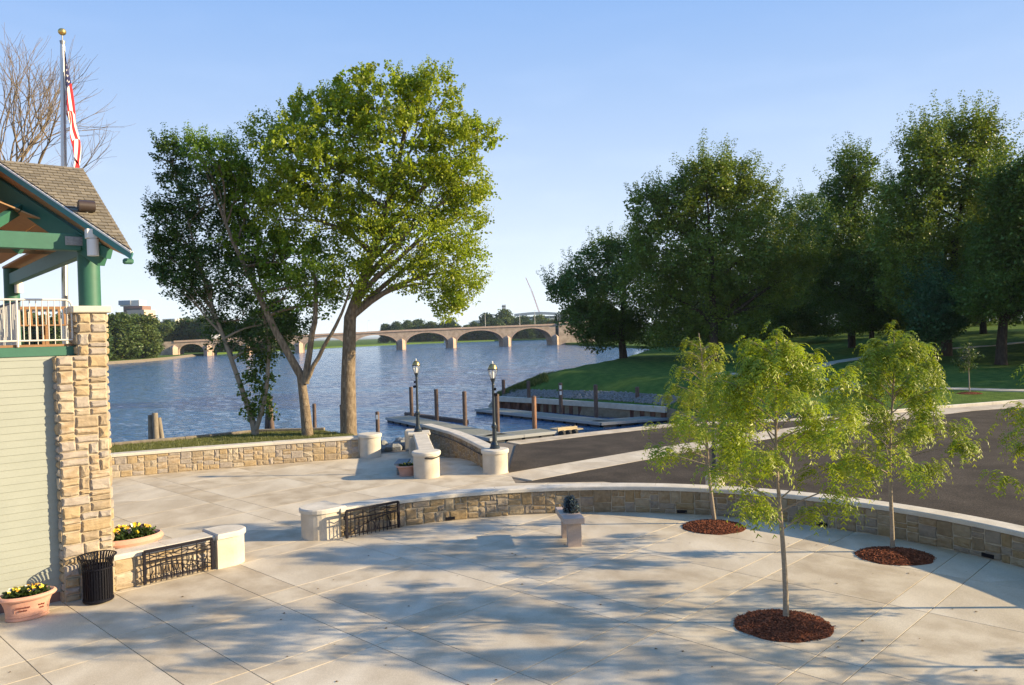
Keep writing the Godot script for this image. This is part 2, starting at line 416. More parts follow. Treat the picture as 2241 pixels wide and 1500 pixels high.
	# trees
	var bark := tex(60, 0.03, 256, lin(0.13, 0.095, 0.06), lin(0.31, 0.245, 0.165), 0.2, 5, 0.25, 1.8)
	M.bark = tmat(bark, 0.9, 0.95, bump(61, 0.06), 4.0)
	M.smoothbark = tmat(tex(62, 0.03, 256, lin(0.21, 0.165, 0.115), lin(0.34, 0.285, 0.21), 0.15), 2.0, 0.9, bf, 0.4)
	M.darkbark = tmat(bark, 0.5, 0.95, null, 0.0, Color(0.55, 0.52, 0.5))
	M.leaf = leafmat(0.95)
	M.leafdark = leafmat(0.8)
	M.petal = mat(Color.WHITE, 0.7)
	M.petal.vertex_color_use_as_albedo = true
	# docks and far things
	M.deck = tmat(tex(63, 0.03, 256, lin(0.16, 0.165, 0.13), lin(0.24, 0.24, 0.19), 0.2), 0.4, 0.9)
	M.dockside = mat(lin(0.30, 0.31, 0.31), 0.7)
	M.float = mat(lin(0.012, 0.013, 0.016), 0.6)
	M.pile = tmat(tex(64, 0.04, 256, lin(0.075, 0.05, 0.04), lin(0.17, 0.115, 0.085), 0.25, 4, 0.3), 0.6, 0.85)
	M.pilerust = tmat(tex(65, 0.04, 256, lin(0.22, 0.105, 0.055), lin(0.36, 0.20, 0.115), 0.25, 4, 0.3), 0.6, 0.85)
	M.timber = tmat(tex(66, 0.03, 256, lin(0.15, 0.125, 0.095), lin(0.30, 0.26, 0.20), 0.25, 4, 0.3), 0.7, 0.9, bf, 0.6)
	M.rust = tmat(tex(67, 0.02, 256, lin(0.055, 0.022, 0.014), lin(0.19, 0.085, 0.05), 0.3, 5, 0.4, 1.8), 0.3, 0.9)
	M.lightwood = mat(lin(0.52, 0.41, 0.24), 0.8)
	M.tyre = mat(lin(0.03, 0.028, 0.026), 0.9)
	M.bridge = tmat(tex(68, 0.03, 512, lin(0.28, 0.215, 0.165), lin(0.43, 0.345, 0.27), 0.3, 6, 1.0, 1.6), 0.02, 0.95)
	M.bridgetrim = tmat(tex(69, 0.03, 256, lin(0.38, 0.275, 0.205), lin(0.48, 0.36, 0.28), 0.2), 0.03, 0.95)
	M.pinkwall = mat(lin(0.54, 0.42, 0.345), 0.9)
	M.palewall = mat(lin(0.62, 0.60, 0.55), 0.9)
	M.brownband = mat(lin(0.21, 0.125, 0.10), 0.8)
	M.darkglass = mat(lin(0.035, 0.04, 0.05), 0.15)
	M.greyroof = mat(lin(0.34, 0.37, 0.42), 0.6)
	M.bluegrey = mat(lin(0.20, 0.24, 0.30), 0.6)
	M.redpaint = mat(lin(0.45, 0.09, 0.06), 0.7)

# ---------------------------------------------------------------- camera, sky, sun
func _ready() -> void:
	rng.seed = 2024
	noise.seed = 9
	noise.frequency = 0.35
	var cam := Camera3D.new()
	cam.name = "camera"
	cam.position = Vector3(0, 5.5, 0)
	cam.rotation_order = EULER_ORDER_YXZ
	cam.rotation_degrees = Vector3(-0.6585, 0, -1.604)
	cam.fov = 46.635
	cam.near = 0.1
	cam.far = 6000.0
	add_child(cam)
	cam.current = true
	var env := Environment.new()
	env.background_mode = Environment.BG_SKY
	var sk := ProceduralSkyMaterial.new()
	sk.sky_top_color = Color(0.295, 0.545, 0.825)
	sk.sky_horizon_color = Color(0.92, 0.955, 0.97)
	sk.sky_curve = 0.19
	sk.ground_bottom_color = Color(0.30, 0.31, 0.30)
	sk.ground_horizon_color = Color(0.62, 0.68, 0.72)
	sk.sun_angle_max = 60.0
	sk.sun_curve = 0.4
	sk.sky_cover = cirrus()
	sk.sky_cover_modulate = Color(1, 1, 1, 0.09)
	var sky := Sky.new()
	sky.sky_material = sk
	env.sky = sky
	env.background_energy_multiplier = 0.60
	env.tonemap_mode = Environment.TONE_MAPPER_LINEAR
	env.tonemap_exposure = 2.2
	env.sdfgi_enabled = true
	env.ssao_enabled = true
	env.ssil_enabled = true
	env.fog_enabled = true
	env.fog_density = 0.00006
	env.fog_light_color = Color(0.80, 0.87, 0.94)
	var we := WorldEnvironment.new()
	we.environment = env
	add_child(we)
	var sun := DirectionalLight3D.new()
	sun.name = "sun"
	var el := deg_to_rad(19.5)
	var towards := Vector3(cos(el), sin(el), 0.075 * cos(el)).normalized()
	sun.look_at_from_position(Vector3.ZERO, -towards, Vector3.UP)
	sun.light_energy = 1.5
	sun.light_color = Color(1.0, 0.905, 0.74)
	sun.light_angular_distance = 0.6
	sun.shadow_enabled = true
	add_child(sun)
	make_materials()
	ground()
	plaza()
	water()
	park()
	stone_walls()
	boathouse()
	ramp_area()
	docks()
	bridge()
	far_side()
	trees()
	furniture()

func cirrus() -> ImageTexture:
	# thin streaks of cloud low over the horizon
	var a := FastNoiseLite.new()
	a.seed = 21
	a.noise_type = FastNoiseLite.TYPE_SIMPLEX_SMOOTH
	a.frequency = 1.0
	a.fractal_octaves = 5
	var w := 1024
	var h := 512
	var im := Image.create(w, h, false, Image.FORMAT_RGBA8)
	for y in h:
		var up := 90.0 - 180.0 * (y + 0.5) / h
		for x in w:
			var al := 0.0
			if up > 0.0:
				var az := TAU * x / w
				var n := a.get_noise_3d(cos(az) * 5.0, sin(az) * 5.0, up * 0.55)
				al = clampf((n - 0.05) * 1.1, 0.0, 0.42) * clampf(up / 3.0, 0, 1) * clampf((26.0 - up) / 14.0, 0.25, 1)
			im.set_pixel(x, y, Color(0.80, 0.78, 0.77, al))
	return ImageTexture.create_from_image(im)

# ---------------------------------------------------------------- setting
func poly(a: Array) -> PackedVector2Array:
	var p := PackedVector2Array()
	for q in a:
		p.append(Vector2(q[0], q[1]))
	return p

const PLAZA := [[-34, -5], [13.6, -5], [13.2, -10], [12.6, -16], [11.6, -19.5], [9.6, -23.2], [6.6, -26.2], [3.2, -28.9], [-0.02, -29.1], [-0.3, -31.8], [-1.1, -33.2], [-3.3, -33.5], [-3.9, -36.0], [-4.2, -37.9], [-4.6, -38.2], [-7.2, -36.9], [-17.5, -32.9], [-34, -26]]

func ground() -> void:
	var mb := MB.new()
	mb.prism(poly([[-70, 40], [120, 40], [120, -57], [60, -57], [33.5, -52.6], [20.6, -47.6], [14, -46.8], [8.9, -46.0], [4.5, -43.35], [0.0, -40.45], [-2.85, -39.6], [-2.2, -37.0], [-1.15, -33.3], [-3.35, -33.6], [-4.1, -37.0], [-4.9, -38.9], [-5.4, -38.7], [-7.6, -37.4], [-17.6, -33.4], [-34, -27], [-70, -15]]), -3.6, -0.05)
	struct("ground", mb.mesh(), M.joint)
	# asphalt lot and boat ramp lane
	mb = MB.new()
	mb.prism(poly([[0.0, -29.12], [3.25, -28.92], [6.65, -26.22], [9.65, -23.22], [11.65, -19.5], [12.65, -16], [13.25, -10], [13.7, 30], [110, 30], [110, -56], [60, -55.5], [33.9, -50.3], [27.5, -48.2], [20.4, -44.3], [13.4, -39.6], [6.4, -34.3]]), -0.06, -0.006)
	struct("parking_lot", mb.mesh(), M.asphalt)
	mb = MB.new()
	mb.prism(poly([[-0.28, -31.8], [-0.24, -31.5], [7.1, -37.3], [14.2, -42.3], [20.4, -46.0], [16, -46.0], [8.8, -44.6], [4.3, -42.05], [0.06, -39.25]]), -0.06, -0.006)
	struct("ramp_lane", mb.mesh(), M.asphalt)
	# concrete bands between and along the asphalt, cast in bays
	bays("concrete_band", [Vector3(0.0, 0, -30.3), Vector3(6.75, 0, -35.8), Vector3(13.8, 0, -40.95), Vector3(20.4, 0, -45.2), Vector3(27.5, 0, -49.2), Vector3(33.9, 0, -51.4), Vector3(60, 0, -56.4)], 0.95, 1.6)
	bays("concrete_edge", [Vector3(-0.1, 0, -39.85), Vector3(4.35, 0, -42.75), Vector3(8.85, 0, -45.35), Vector3(16, 0, -46.5), Vector3(20.6, 0, -47.0)], 0.62, 2.4)
	# the boat ramp slopes down into the water
	mb = MB.new()
	mb.quad(Vector3(0.2, -0.06, -40.5), Vector3(12.5, -0.06, -46.6), Vector3(8.0, -3.4, -62.0), Vector3(-3.0, -3.4, -55.5), Vector3.UP)
	struct("boat_ramp", mb.mesh(), M.cast)

func bays(called: String, pts: Array, half: float, step: float) -> void:
	var root := Node3D.new()
	root.name = numbered(called)
	add_child(root)
	root.set_meta("kind", "structure")
	for i in pts.size() - 1:
		var a: Vector3 = pts[i]
		var b: Vector3 = pts[i + 1]
		var d := (b - a).normalized()
		var da: Vector3 = ((a - pts[i - 1]).normalized() + d).normalized() if i > 0 else d
		var db: Vector3 = ((pts[i + 2] - b).normalized() + d).normalized() if i < pts.size() - 2 else d
		var ra := Vector3(-da.z, 0, da.x)
		var rb := Vector3(-db.z, 0, db.x)
		var k := maxi(1, roundi(a.distance_to(b) / step))
		for j in k:
			var s0 := float(j) / k
			var s1 := float(j + 1) / k
			var c0 := a.lerp(b, s0) + d * 0.008
			var c1 := a.lerp(b, s1) - d * 0.008
			var r0 := ra.lerp(rb, s0) * half
			var r1 := ra.lerp(rb, s1) * half
			var mb := MB.new()
			mb.prism(PackedVector2Array([Vector2((c0 - r0).x, (c0 - r0).z), Vector2((c1 - r1).x, (c1 - r1).z), Vector2((c1 + r1).x, (c1 + r1).z), Vector2((c0 + r0).x, (c0 + r0).z)]), -0.06, 0.002, 0.006)
			part(root, "slab", mb.mesh(), M["slab%d" % rng.randi_range(0, 4)])

func plaza() -> void:
	var root := Node3D.new()
	root.name = "plaza"
	add_child(root)
	root.set_meta("kind", "structure")
	var da := Vector2(cos(deg_to_rad(44.45)), sin(deg_to_rad(44.45)))
	var db := Vector2(da.y, -da.x)
	# saw-cut and tooled joints: lines across da and across db
	var la := [-41.0, -38.2, -35.4, -32.6, -31.0, -28.8, -26.4, -24.0, -21.6, -19.45, -18.6, -15.9, -15.05, -12.45, -11.75, -9.02, -8.3, -5.7, -4.97, -2.2, 0.6, 3.4, 6.2]
	var lb := [-30.0, -26.0, -22.0, -18.0, -14.0, -10.5, -7.5, -4.6, -1.8, 1.2, 3.83, 5.27, 6.24, 8.27, 9.12, 12.03, 12.87, 16.1, 18.73, 21.4, 24.2, 27.0, 30.0, 34.0]
	var whole := poly(PLAZA)
	for i in la.size() - 1:
		for j in lb.size() - 1:
			var g := 0.0075
			var cell := PackedVector2Array([da * (la[i] + g) + db * (lb[j] + g), da * (la[i + 1] - g) + db * (lb[j] + g), da * (la[i + 1] - g) + db * (lb[j + 1] - g), da * (la[i] + g) + db * (lb[j + 1] - g)])
			for q in Geometry2D.intersect_polygons(cell, whole):
				if q.size() < 3:
					continue
				var mb := MB.new()
				mb.prism(q, -0.06, 0.0, 0.0025)
				part(root, "slab", mb.mesh(), M["slab%d" % rng.randi_range(0, 4)])

func wave(x: float, z: float) -> float:
	return 0.055 * noise.get_noise_2d(x * 1.1 + 300.0, z * 2.2) + 0.030 * noise.get_noise_2d(x * 3.6, z * 6.5 + 90.0) + 0.05 * noise.get_noise_2d(x * 0.22, z * 0.5 + 700.0)

func water() -> void:
	var mb := MB.new()
	mb.quad(Vector3(-1500, WATER - 0.12, 200), Vector3(1500, WATER - 0.12, 200), Vector3(1500, WATER - 0.12, -3000), Vector3(-1500, WATER - 0.12, -3000), Vector3.UP)
	var rv_ := struct("river", mb.mesh(), M.water)
	# the wind-ruffled surface itself, finer towards the plaza
	var rows := 330
	var cols := 380
	var V := PackedVector3Array()
	var N := PackedVector3Array()
	var I := PackedInt32Array()
	for i in rows + 1:
		var z := -34.0 * pow(760.0 / 34.0, float(i) / rows)
		for j in cols + 1:
			var x := z * -(float(j) / cols - 0.5) * 1.9
			var e := 0.1
			V.append(Vector3(x, WATER + wave(x, z), z))
			N.append(Vector3(wave(x - e, z) - wave(x + e, z), 2.0 * e, wave(x, z - e) - wave(x, z + e)).normalized())
	for i in rows:
		for j in cols:
			var a := i * (cols + 1) + j
			I.append_array(PackedInt32Array([a, a + cols + 1, a + 1, a + 1, a + cols + 1, a + cols + 2]))
	var arr := []
	arr.resize(Mesh.ARRAY_MAX)
	arr[Mesh.ARRAY_VERTEX] = V
	arr[Mesh.ARRAY_NORMAL] = N
	arr[Mesh.ARRAY_INDEX] = I
	var am := ArrayMesh.new()
	am.add_surface_from_arrays(Mesh.PRIMITIVE_TRIANGLES, arr)
	part(rv_, "ripples", am, M.water)
	mb = MB.new()
	mb.quad(Vector3(-1600, -6, 300), Vector3(1600, -6, 300), Vector3(1600, -6, -3100), Vector3(-1600, -6, -3100), Vector3.UP)
	struct("river_bed", mb.mesh(), M.bank)

const SHORE := [[20.5, -47.6], [14.5, -52.0], [14.2, -60.0], [13.6, -68.6], [3.0, -81.3], [-1.6, -86.0], [-1.9, -89.5], [1.0, -97.0], [5.6, -107.0], [9.0, -116.0], [14.0, -132.0], [30.0, -200.0], [60.0, -300.0]]

func shore_distance(p: Vector2) -> float:
	var d := 1e9
	for i in range(1, SHORE.size() - 1):
		d = minf(d, p.distance_to(Geometry2D.get_closest_point_to_segment(p, Vector2(SHORE[i][0], SHORE[i][1]), Vector2(SHORE[i + 1][0], SHORE[i + 1][1]))))
	return d

func lawn_height(x: float, z: float) -> float:
	var p := Vector2(x, z)
	var t := 0.02 + clampf((-z - 53.0) * 0.03, 0.0, 3.4)
	t += 1.6 * smoothstep(30.0, 75.0, x) * smoothstep(-66.0, -120.0, z)
	t += 0.10 * noise.get_noise_2d(x * 0.35, z * 0.35)
	var d := shore_distance(p)
	return minf(t, -1.33 + 0.40 * d)

func park() -> void:
	var outline := poly(SHORE + [[320, -300], [320, -57], [120, -57.2], [60, -57.2], [33.5, -52.9], [27, -50.5]])
	var mb := MB.new()
	var step := 3.0
	var x := -6.0
	while x < 320.0:
		var w := step if x < 90 else 20.0
		var z := -302.0
		while z < -44.0:
			var hh := step if z > -160 else 10.0
			var cell := PackedVector2Array([Vector2(x, z), Vector2(x + w, z), Vector2(x + w, z + hh), Vector2(x, z + hh)])
			for q in Geometry2D.intersect_polygons(cell, outline):
				var idx := Geometry2D.triangulate_polygon(q)
				for i in range(0, idx.size(), 3):
					var P := []
					var N := []
					for k in 3:
						var c := q[idx[i + k]]
						P.append(Vector3(c.x, lawn_height(c.x, c.y), c.y))
						var e := 0.6
						N.append(Vector3(lawn_height(c.x - e, c.y) - lawn_height(c.x + e, c.y), 2.0 * e, lawn_height(c.x, c.y - e) - lawn_height(c.x, c.y + e)).normalized())
					if (P[1] - P[0]).cross(P[2] - P[0]).y < 0.0:
						mb.vert(P[0], N[0], Vector2.ZERO); mb.vert(P[1], N[1], Vector2.ZERO); mb.vert(P[2], N[2], Vector2.ZERO)
					else:
						mb.vert(P[0], N[0], Vector2.ZERO); mb.vert(P[2], N[2], Vector2.ZERO); mb.vert(P[1], N[1], Vector2.ZERO)
			z += hh
		x += w
	struct("lawn", mb.mesh(), M.lawn)
	# skirt of the land down into the water
	mb = MB.new()
	for i in range(0, SHORE.size() - 1):
		var a := Vector3(SHORE[i][0], 0, SHORE[i][1])
		var b := Vector3(SHORE[i + 1][0], 0, SHORE[i + 1][1])
		var out := Vector3((b - a).z, 0, -(b - a).x).normalized()
		if out.x > 0:
			out = -out
		var run := 0.05 if i >= 1 and i <= 4 else 1.6
		for k in 8:
			var p := a.lerp(b, k / 8.0)
			var q := a.lerp(b, (k + 1) / 8.0)
			mb.quad(Vector3(p.x, lawn_height(p.x, p.z) - 0.01, p.z), Vector3(q.x, lawn_height(q.x, q.z) - 0.01, q.z), q + out * run + Vector3.UP * -3.4, p + out * run + Vector3.UP * -3.4, out + Vector3.UP)
	struct("river_bank", mb.mesh(), M.bank)
	var tuft := MB.new()
	for k in 14:
		var a := rr(0, TAU)
		var o := Vector3(rr(-0.15, 0.15), -0.03, rr(-0.15, 0.15))
		var tip := o + Vector3(cos(a) * rr(0.03, 0.16), rr(0.15, 0.42), sin(a) * rr(0.03, 0.16))
		var s := Vector3(sin(a), 0, -cos(a)) * 0.022
		tuft.tri(o - s, o + s, tip, Vector3(cos(a), 0.5, sin(a)))
	var gx := []
	var gc := []
	for k in 5200:
		var i := rng.randi_range(5, 9)
		var q := Vector2(SHORE[i][0], SHORE[i][1]).lerp(Vector2(SHORE[i + 1][0], SHORE[i + 1][1]), rng.randf()) + Vector2(rr(0.0, 5.5), rr(-0.5, 0.5))
		gx.append(Transform3D(Basis(Vector3.UP, rr(0, TAU)).scaled(Vector3.ONE * rr(0.5, 1.2)), Vector3(q.x, lawn_height(q.x, q.y), q.y)))
		var f := rr(0.7, 1.3)
		gc.append(Color(0.085 * f, 0.125 * f, 0.03 * f))
	var sg := many(self, "shore_grass", tuft.mesh(), M.leafdark, gx, gc)
	sg.set_meta("label", "ragged grass along the river edge of the lawn")
	# paths over the lawn
	for pth in [[[29, -67], [33, -62], [37.6, -58.8], [48, -57.9], [90, -60]], [[26, -76], [36, -90], [46, -98], [80, -104], [140, -110]], [[18, -84], [26, -76], [29, -67], [24, -60]]]:
		var P := []
		var cv := Curve3D.new()
		for q in pth:
			cv.add_point(Vector3(q[0], 0, q[1]))
		var L := cv.get_baked_length()
		var s := 0.0
		while s <= L:
			var p := cv.sample_baked(s)
			P.append(Vector3(p.x, lawn_height(p.x, p.z) + 0.03, p.z))
			s += 1.5
		mb = MB.new()
		mb.sweep(P, PackedVector2Array([Vector2(-0.9, -0.08), Vector2(-0.9, 0), Vector2(0.9, 0), Vector2(0.9, -0.08)]))
		struct("path", mb.mesh(), M.slab1)
	# kerb along the far side of the road
	var kb := Node3D.new()
	kb.name = "kerb"
	add_child(kb)
	kb.set_meta("kind", "structure")
	var kp := [Vector3(20.6, 0, -47.9), Vector3(27, 0, -50.5), Vector3(33.5, 0, -52.9), Vector3(60, 0, -57.3), Vector3(110, 0, -58)]
	for i in kp.size() - 1:
		var n := roundi(kp[i].distance_to(kp[i + 1]) / 2.5)
		for k in n:
			var d: Vector3 = (kp[i + 1] - kp[i]).normalized()
			mb = MB.new()
			mb.sweep([kp[i].lerp(kp[i + 1], float(k) / n) + d * 0.006, kp[i].lerp(kp[i + 1], float(k + 1) / n) - d * 0.006], PackedVector2Array([Vector2(-0.1, -0.1), Vector2(-0.1, 0.11), Vector2(-0.08, 0.13), Vector2(0.08, 0.13), Vector2(0.1, 0.11), Vector2(0.1, -0.1)]))
			part(kb, "kerb_stone", mb.mesh(), M.coping)

# ---------------------------------------------------------------- stone walls
func pack_stones(length: float, height: float, tall: float) -> Array:
	# random ashlar: lay the next stone on the lowest place, so that no joint runs through
	var cell := 0.05
	var n := maxi(3, roundi(length / cell))
	cell = length / n
	var sky := PackedFloat32Array()
	sky.resize(n)
	sky.fill(0.0)
	var out := []
	while out.size() < 2000:
		var i := 0
		for k in n:
			if sky[k] < sky[i] - 0.001:
				i = k
		var y := sky[i]
		if y > height - 0.02:
			break
		var run := 0
		while i + run < n and absf(sky[i + run] - y) < 0.002:
			run += 1
		var w := rng.randi_range(4, 11)
		if run - w < 4:
			w = run if run <= 12 else run / 2
		var h: float = tall * [0.42, 0.6, 0.6, 0.8, 1.0, 1.0][rng.randi_range(0, 5)]
		h = minf(h, w * cell * 1.5)
		if w <= 3 and i > 0 and i + w < n:
			h = minf(maxf(sky[i - 1], sky[i + w]) - y, tall * 1.3) if maxf(sky[i - 1], sky[i + w]) > y + 0.05 else h
		elif i > 0 and absf(sky[i - 1] - y - h) < 0.045:
			h = sky[i - 1] - y
		if height - y - h < 0.085:
			h = height - y
		out.append([i * cell, y, w * cell, h])
		for k in w:
			sky[i + k] = y + h
	return out

func stone_face(at: Callable, r: Array, gap: float, proud: float, rough: float) -> ArrayMesh:
	# one pitched stone: a rim sunk in the mortar, an uneven face
	var u: float = r[0] + gap * 0.5
	var v: float = r[1] + gap * 0.5
	var w: float = r[2] - gap
	var h: float = r[3] - gap
	var b := minf(0.028, minf(w, h) * 0.2)
	var j := minf(0.014, minf(w, h) * 0.08)
	var ring := [[0, 0], [0.5, 0], [1, 0], [1, 0.5], [1, 1], [0.5, 1], [0, 1], [0, 0.5]]
	var o0 := []
	var o1 := []
	var o2 := []
	for p in ring:
		var ju := rr(-j, j)
		var jv := rr(-j, j)
		var cx: float = p[0] - 0.5
		var cy: float = p[1] - 0.5
		var pu: float = u + w * p[0] + ju
		var pv: float = v + h * p[1] + jv
		var pd := proud + rr(-rough, rough)
		o0.append(at.call(pu, pv, -0.02))
		o1.append(at.call(pu - cx * b * 0.5, pv - cy * b * 0.5, pd * 0.55))
		o2.append(at.call(pu - cx * b * 2.4, pv - cy * b * 2.4, pd))
	var mid: Vector3 = at.call(u + w * rr(0.4, 0.6), v + h * rr(0.4, 0.6), proud + rr(-rough, rough) * 1.3 + 0.006)
	var back: Vector3 = at.call(u + w * 0.5, v + h * 0.5, -0.3)
	var mb := MB.new()
	for k in 8:
		var l := (k + 1) % 8
		mb.quad(o0[k], o0[l], o1[l], o1[k], o0[k] - back)
		mb.quad(o1[k], o1[l], o2[l], o2[k], o1[k] - back)
		mb.tri(o2[k], o2[l], mid, mid - back)
	return mb.mesh()

func masonry(parent: Node3D, at: Callable, length: float, height: float, tall: float, kind: String, gap := 0.018, proud := 0.03, rough := 0.009) -> void:
	for r in pack_stones(length, height, tall):
		part(parent, "stone", stone_face(at, r, gap, proud, rough), M["%s%d" % [kind, rng.randi_range(0, 6)]])

func arc_point(a: float, r: float, y: float) -> Vector3:
	return Vector3(CIRCLE.x + cos(a) * r, y, CIRCLE.y + sin(a) * r)

func coping_section(half_in: float, half_out: float, y0: float, y1: float) -> PackedVector2Array:
	return PackedVector2Array([Vector2(-half_in, y0), Vector2(-half_in, y1 - 0.035), Vector2(-half_in + 0.012, y1 - 0.012), Vector2(-half_in + 0.035, y1), Vector2(half_out - 0.035, y1), Vector2(half_out - 0.012, y1 - 0.012), Vector2(half_out, y1 - 0.035), Vector2(half_out, y0)])

func coping_run(parent: Node3D, pts: Array, hi: float, ho: float, y0: float, y1: float, per: int) -> void:
	# blocks of "per" steps along the path, a thin open joint between blocks
	var i := 0
	while i < pts.size() - 1:
		var e := mini(i + per, pts.size() - 1)
		var seg := []
		for k in range(i, e + 1):
			seg.append(pts[k])
		var d0: Vector3 = (seg[1] - seg[0]).normalized()
		var d1: Vector3 = (seg[-1] - seg[-2]).normalized()
		seg[0] += d0 * 0.004
		seg[-1] -= d1 * 0.004
		var mb := MB.new()
		mb.sweep(seg, coping_section(hi, ho, y0, y1), true)
		part(parent, "coping_stone", mb.mesh(), M.coping)
		i = e

func stadium(c: Vector2, d: Vector2, half: float, r: float, segs := 14) -> PackedVector2Array:
	# round at the -d end, square at the +d end
	var p := PackedVector2Array()
	var s := Vector2(-d.y, d.x)
	p.append(c + d * half - s * r)
	p.append(c + d * half + s * r)
	for k in segs + 1:
		var a := PI * k / segs
		p.append(c - d * half * 0.2 + s * cos(a) * r - d * sin(a) * r)
	return p

func end_pier(parent: Node3D, c: Vector2, d: Vector2, half: float, r: float, h: float) -> void:
	var mb := MB.new()
	mb.prism(stadium(c, d, half, r), -0.02, h - 0.12)
	part(parent, "end_pier", mb.mesh(), M.cast)
	mb = MB.new()
	mb.prism(stadium(c, d, half + 0.001, r + 0.045), h - 0.119, h, 0.03)
	part(parent, "pier_cap", mb.mesh(), M.coping)

func round_pier(parent: Node3D, c: Vector3, r: float, h: float) -> void:
	var mb := MB.new()
	mb.lathe(c, [[r, -0.02], [r, h - 0.16]], 32)
	part(parent, "pier", mb.mesh(), M.cast)
	mb = MB.new()
	mb.lathe(c, [[r, h - 0.159], [r + 0.05, h - 0.155], [r + 0.06, h - 0.05], [r + 0.04, h - 0.012], [r, h], [0.001, h + 0.003]], 32)
	part(parent, "pier_cap", mb.mesh(), M.coping)

func stone_walls() -> void:
	# --- the long curved seat wall round the plaza
	var t := thing("curved_wall", "long curved stone seat wall with pale coping sweeping behind the young trees", "wall")
	var a0 := atan2(-21.75 - CIRCLE.y, -4.75 - CIRCLE.x)
	var a1 := atan2(-8.2 - CIRCLE.y, 11.0 - CIRCLE.x) 
	var H := 0.80
	var span := wrapf(a1 - a0, 0, TAU)
	var len_ := span * RADIUS
	var steps := 72
	var body := MB.new()
	var pts := []
	for k in steps + 1:
		pts.append(arc_point(a0 + span * k / steps, RADIUS + 0.25, 0))
	body.sweep(pts, PackedVector2Array([Vector2(-0.25, -0.04), Vector2(-0.25, H - 0.115), Vector2(0.25, H - 0.115), Vector2(0.25, -0.04)]))
	part(t, "wall_core", body.mesh(), M.mortar)
	var at := func(u: float, v: float, d: float) -> Vector3: return arc_point(a0 + u / RADIUS, RADIUS - d, v)
	masonry(t, at, len_, H - 0.12, 0.30, "wallstone", 0.018, 0.034, 0.014)
	coping_run(t, pts, 0.27, 0.31, H - 0.114, H, 4)
	end_pier(t, Vector2(-5.42, -22.17), Vector2(0.72, -0.69), 0.42, 0.53, 0.84)
	# dark drain openings at the foot
	for a in [[-2.0], [1.3], [4.9], [8.3], [10.85]]:
		var ang := 0.0
		for k in 2000:
			ang = a0 + span * k / 2000.0
			if arc_point(ang, RADIUS, 0).x > a[0]:
				break
		var mb := MB.new()
		mb.bar(arc_point(ang - 0.014, RADIUS - 0.022, 0.075), arc_point(ang + 0.014, RADIUS - 0.022, 0.075), 0.06, 0.09)
		part(t, "drain", mb.mesh(), M.black)
	# --- the short wall at the boathouse corner
	t = thing("short_wall", "short stone wall with rounded concrete end beside the stone column", "wall")
	var A := Vector3(-9.02, 0, -17.66)
	var B := Vector3(-7.36, 0, -19.24)
	var d := (B - A).normalized()
	var nn := Vector3(-d.z, 0, d.x)   # to the plaza
	body = MB.new()
	var back := -nn
	body.sweep([A, B], PackedVector2Array([Vector2(-0.52, -0.04), Vector2(-0.52, 0.685), Vector2(0, 0.685), Vector2(0, -0.04)]))
	part(t, "wall_core", body.mesh(), M.mortar)
	var at2 := func(u: float, v: float, dd: float) -> Vector3: return A + d * u + Vector3.UP * v + nn * dd
	masonry(t, at2, A.distance_to(B), 0.68, 0.26, "stone", 0.018, 0.03, 0.01)
	coping_run(t, [A, A.lerp(B, 0.5), B], 0.57, 0.05, 0.686, 0.80, 1)
	end_pier(t, Vector2(-7.29, -19.67), Vector2(-d.x, -d.z), 0.34, 0.42, 0.84)
	# --- the far wall along the river bank
	t = thing("river_wall", "sunlit tan stone wall along the grassy river bank with a round pier at its end", "wall")
	var P := [Vector3(-24.0, 0, -28.8), Vector3(-19.6, 0, -31.3), Vector3(-16.6, 0, -32.75), Vector3(-14.2, 0, -33.8), Vector3(-10.7, 0, -35.15), Vector3(-8.8, 0, -35.75), Vector3(-7.15, 0, -36.3)]
	var cum := [0.0]
	for i in P.size() - 1:
		cum.append(cum[-1] + P[i].distance_to(P[i + 1]))
	body = MB.new()
	body.sweep(P, PackedVector2Array([Vector2(-0.45, -0.04), Vector2(-0.45, 0.86), Vector2(0, 0.86), Vector2(0, -0.04)]))
	part(t, "wall_core", body.mesh(), M.mortar)
	var along := func(u: float, v: float, dd: float) -> Vector3:
		var i := 0
		while i < P.size() - 2 and u > cum[i + 1]:
			i += 1
		var e: Vector3 = (P[i + 1] - P[i]).normalized()
		return P[i] + e * (u - cum[i]) + Vector3(-e.z, 0, e.x) * dd + Vector3.UP * v
	masonry(t, along, cum[-1], 0.85, 0.33, "stone", 0.018, 0.025, 0.01)
	coping_run(t, P, 0.5, 0.06, 0.861, 0.98, 1)
	round_pier(t, Vector3(-6.68, 0, -36.55), 0.50, 1.08)

# ---------------------------------------------------------------- boathouse
func hp(s: float, y: float, k: float) -> Vector3:
	return HOUSE + E1 * s + Vector3.UP * y + EN * k

func sub(parent: Node3D, called: String) -> Node3D:
	var o := Node3D.new()
	o.name = called
	parent.add_child(o, true)
	return o

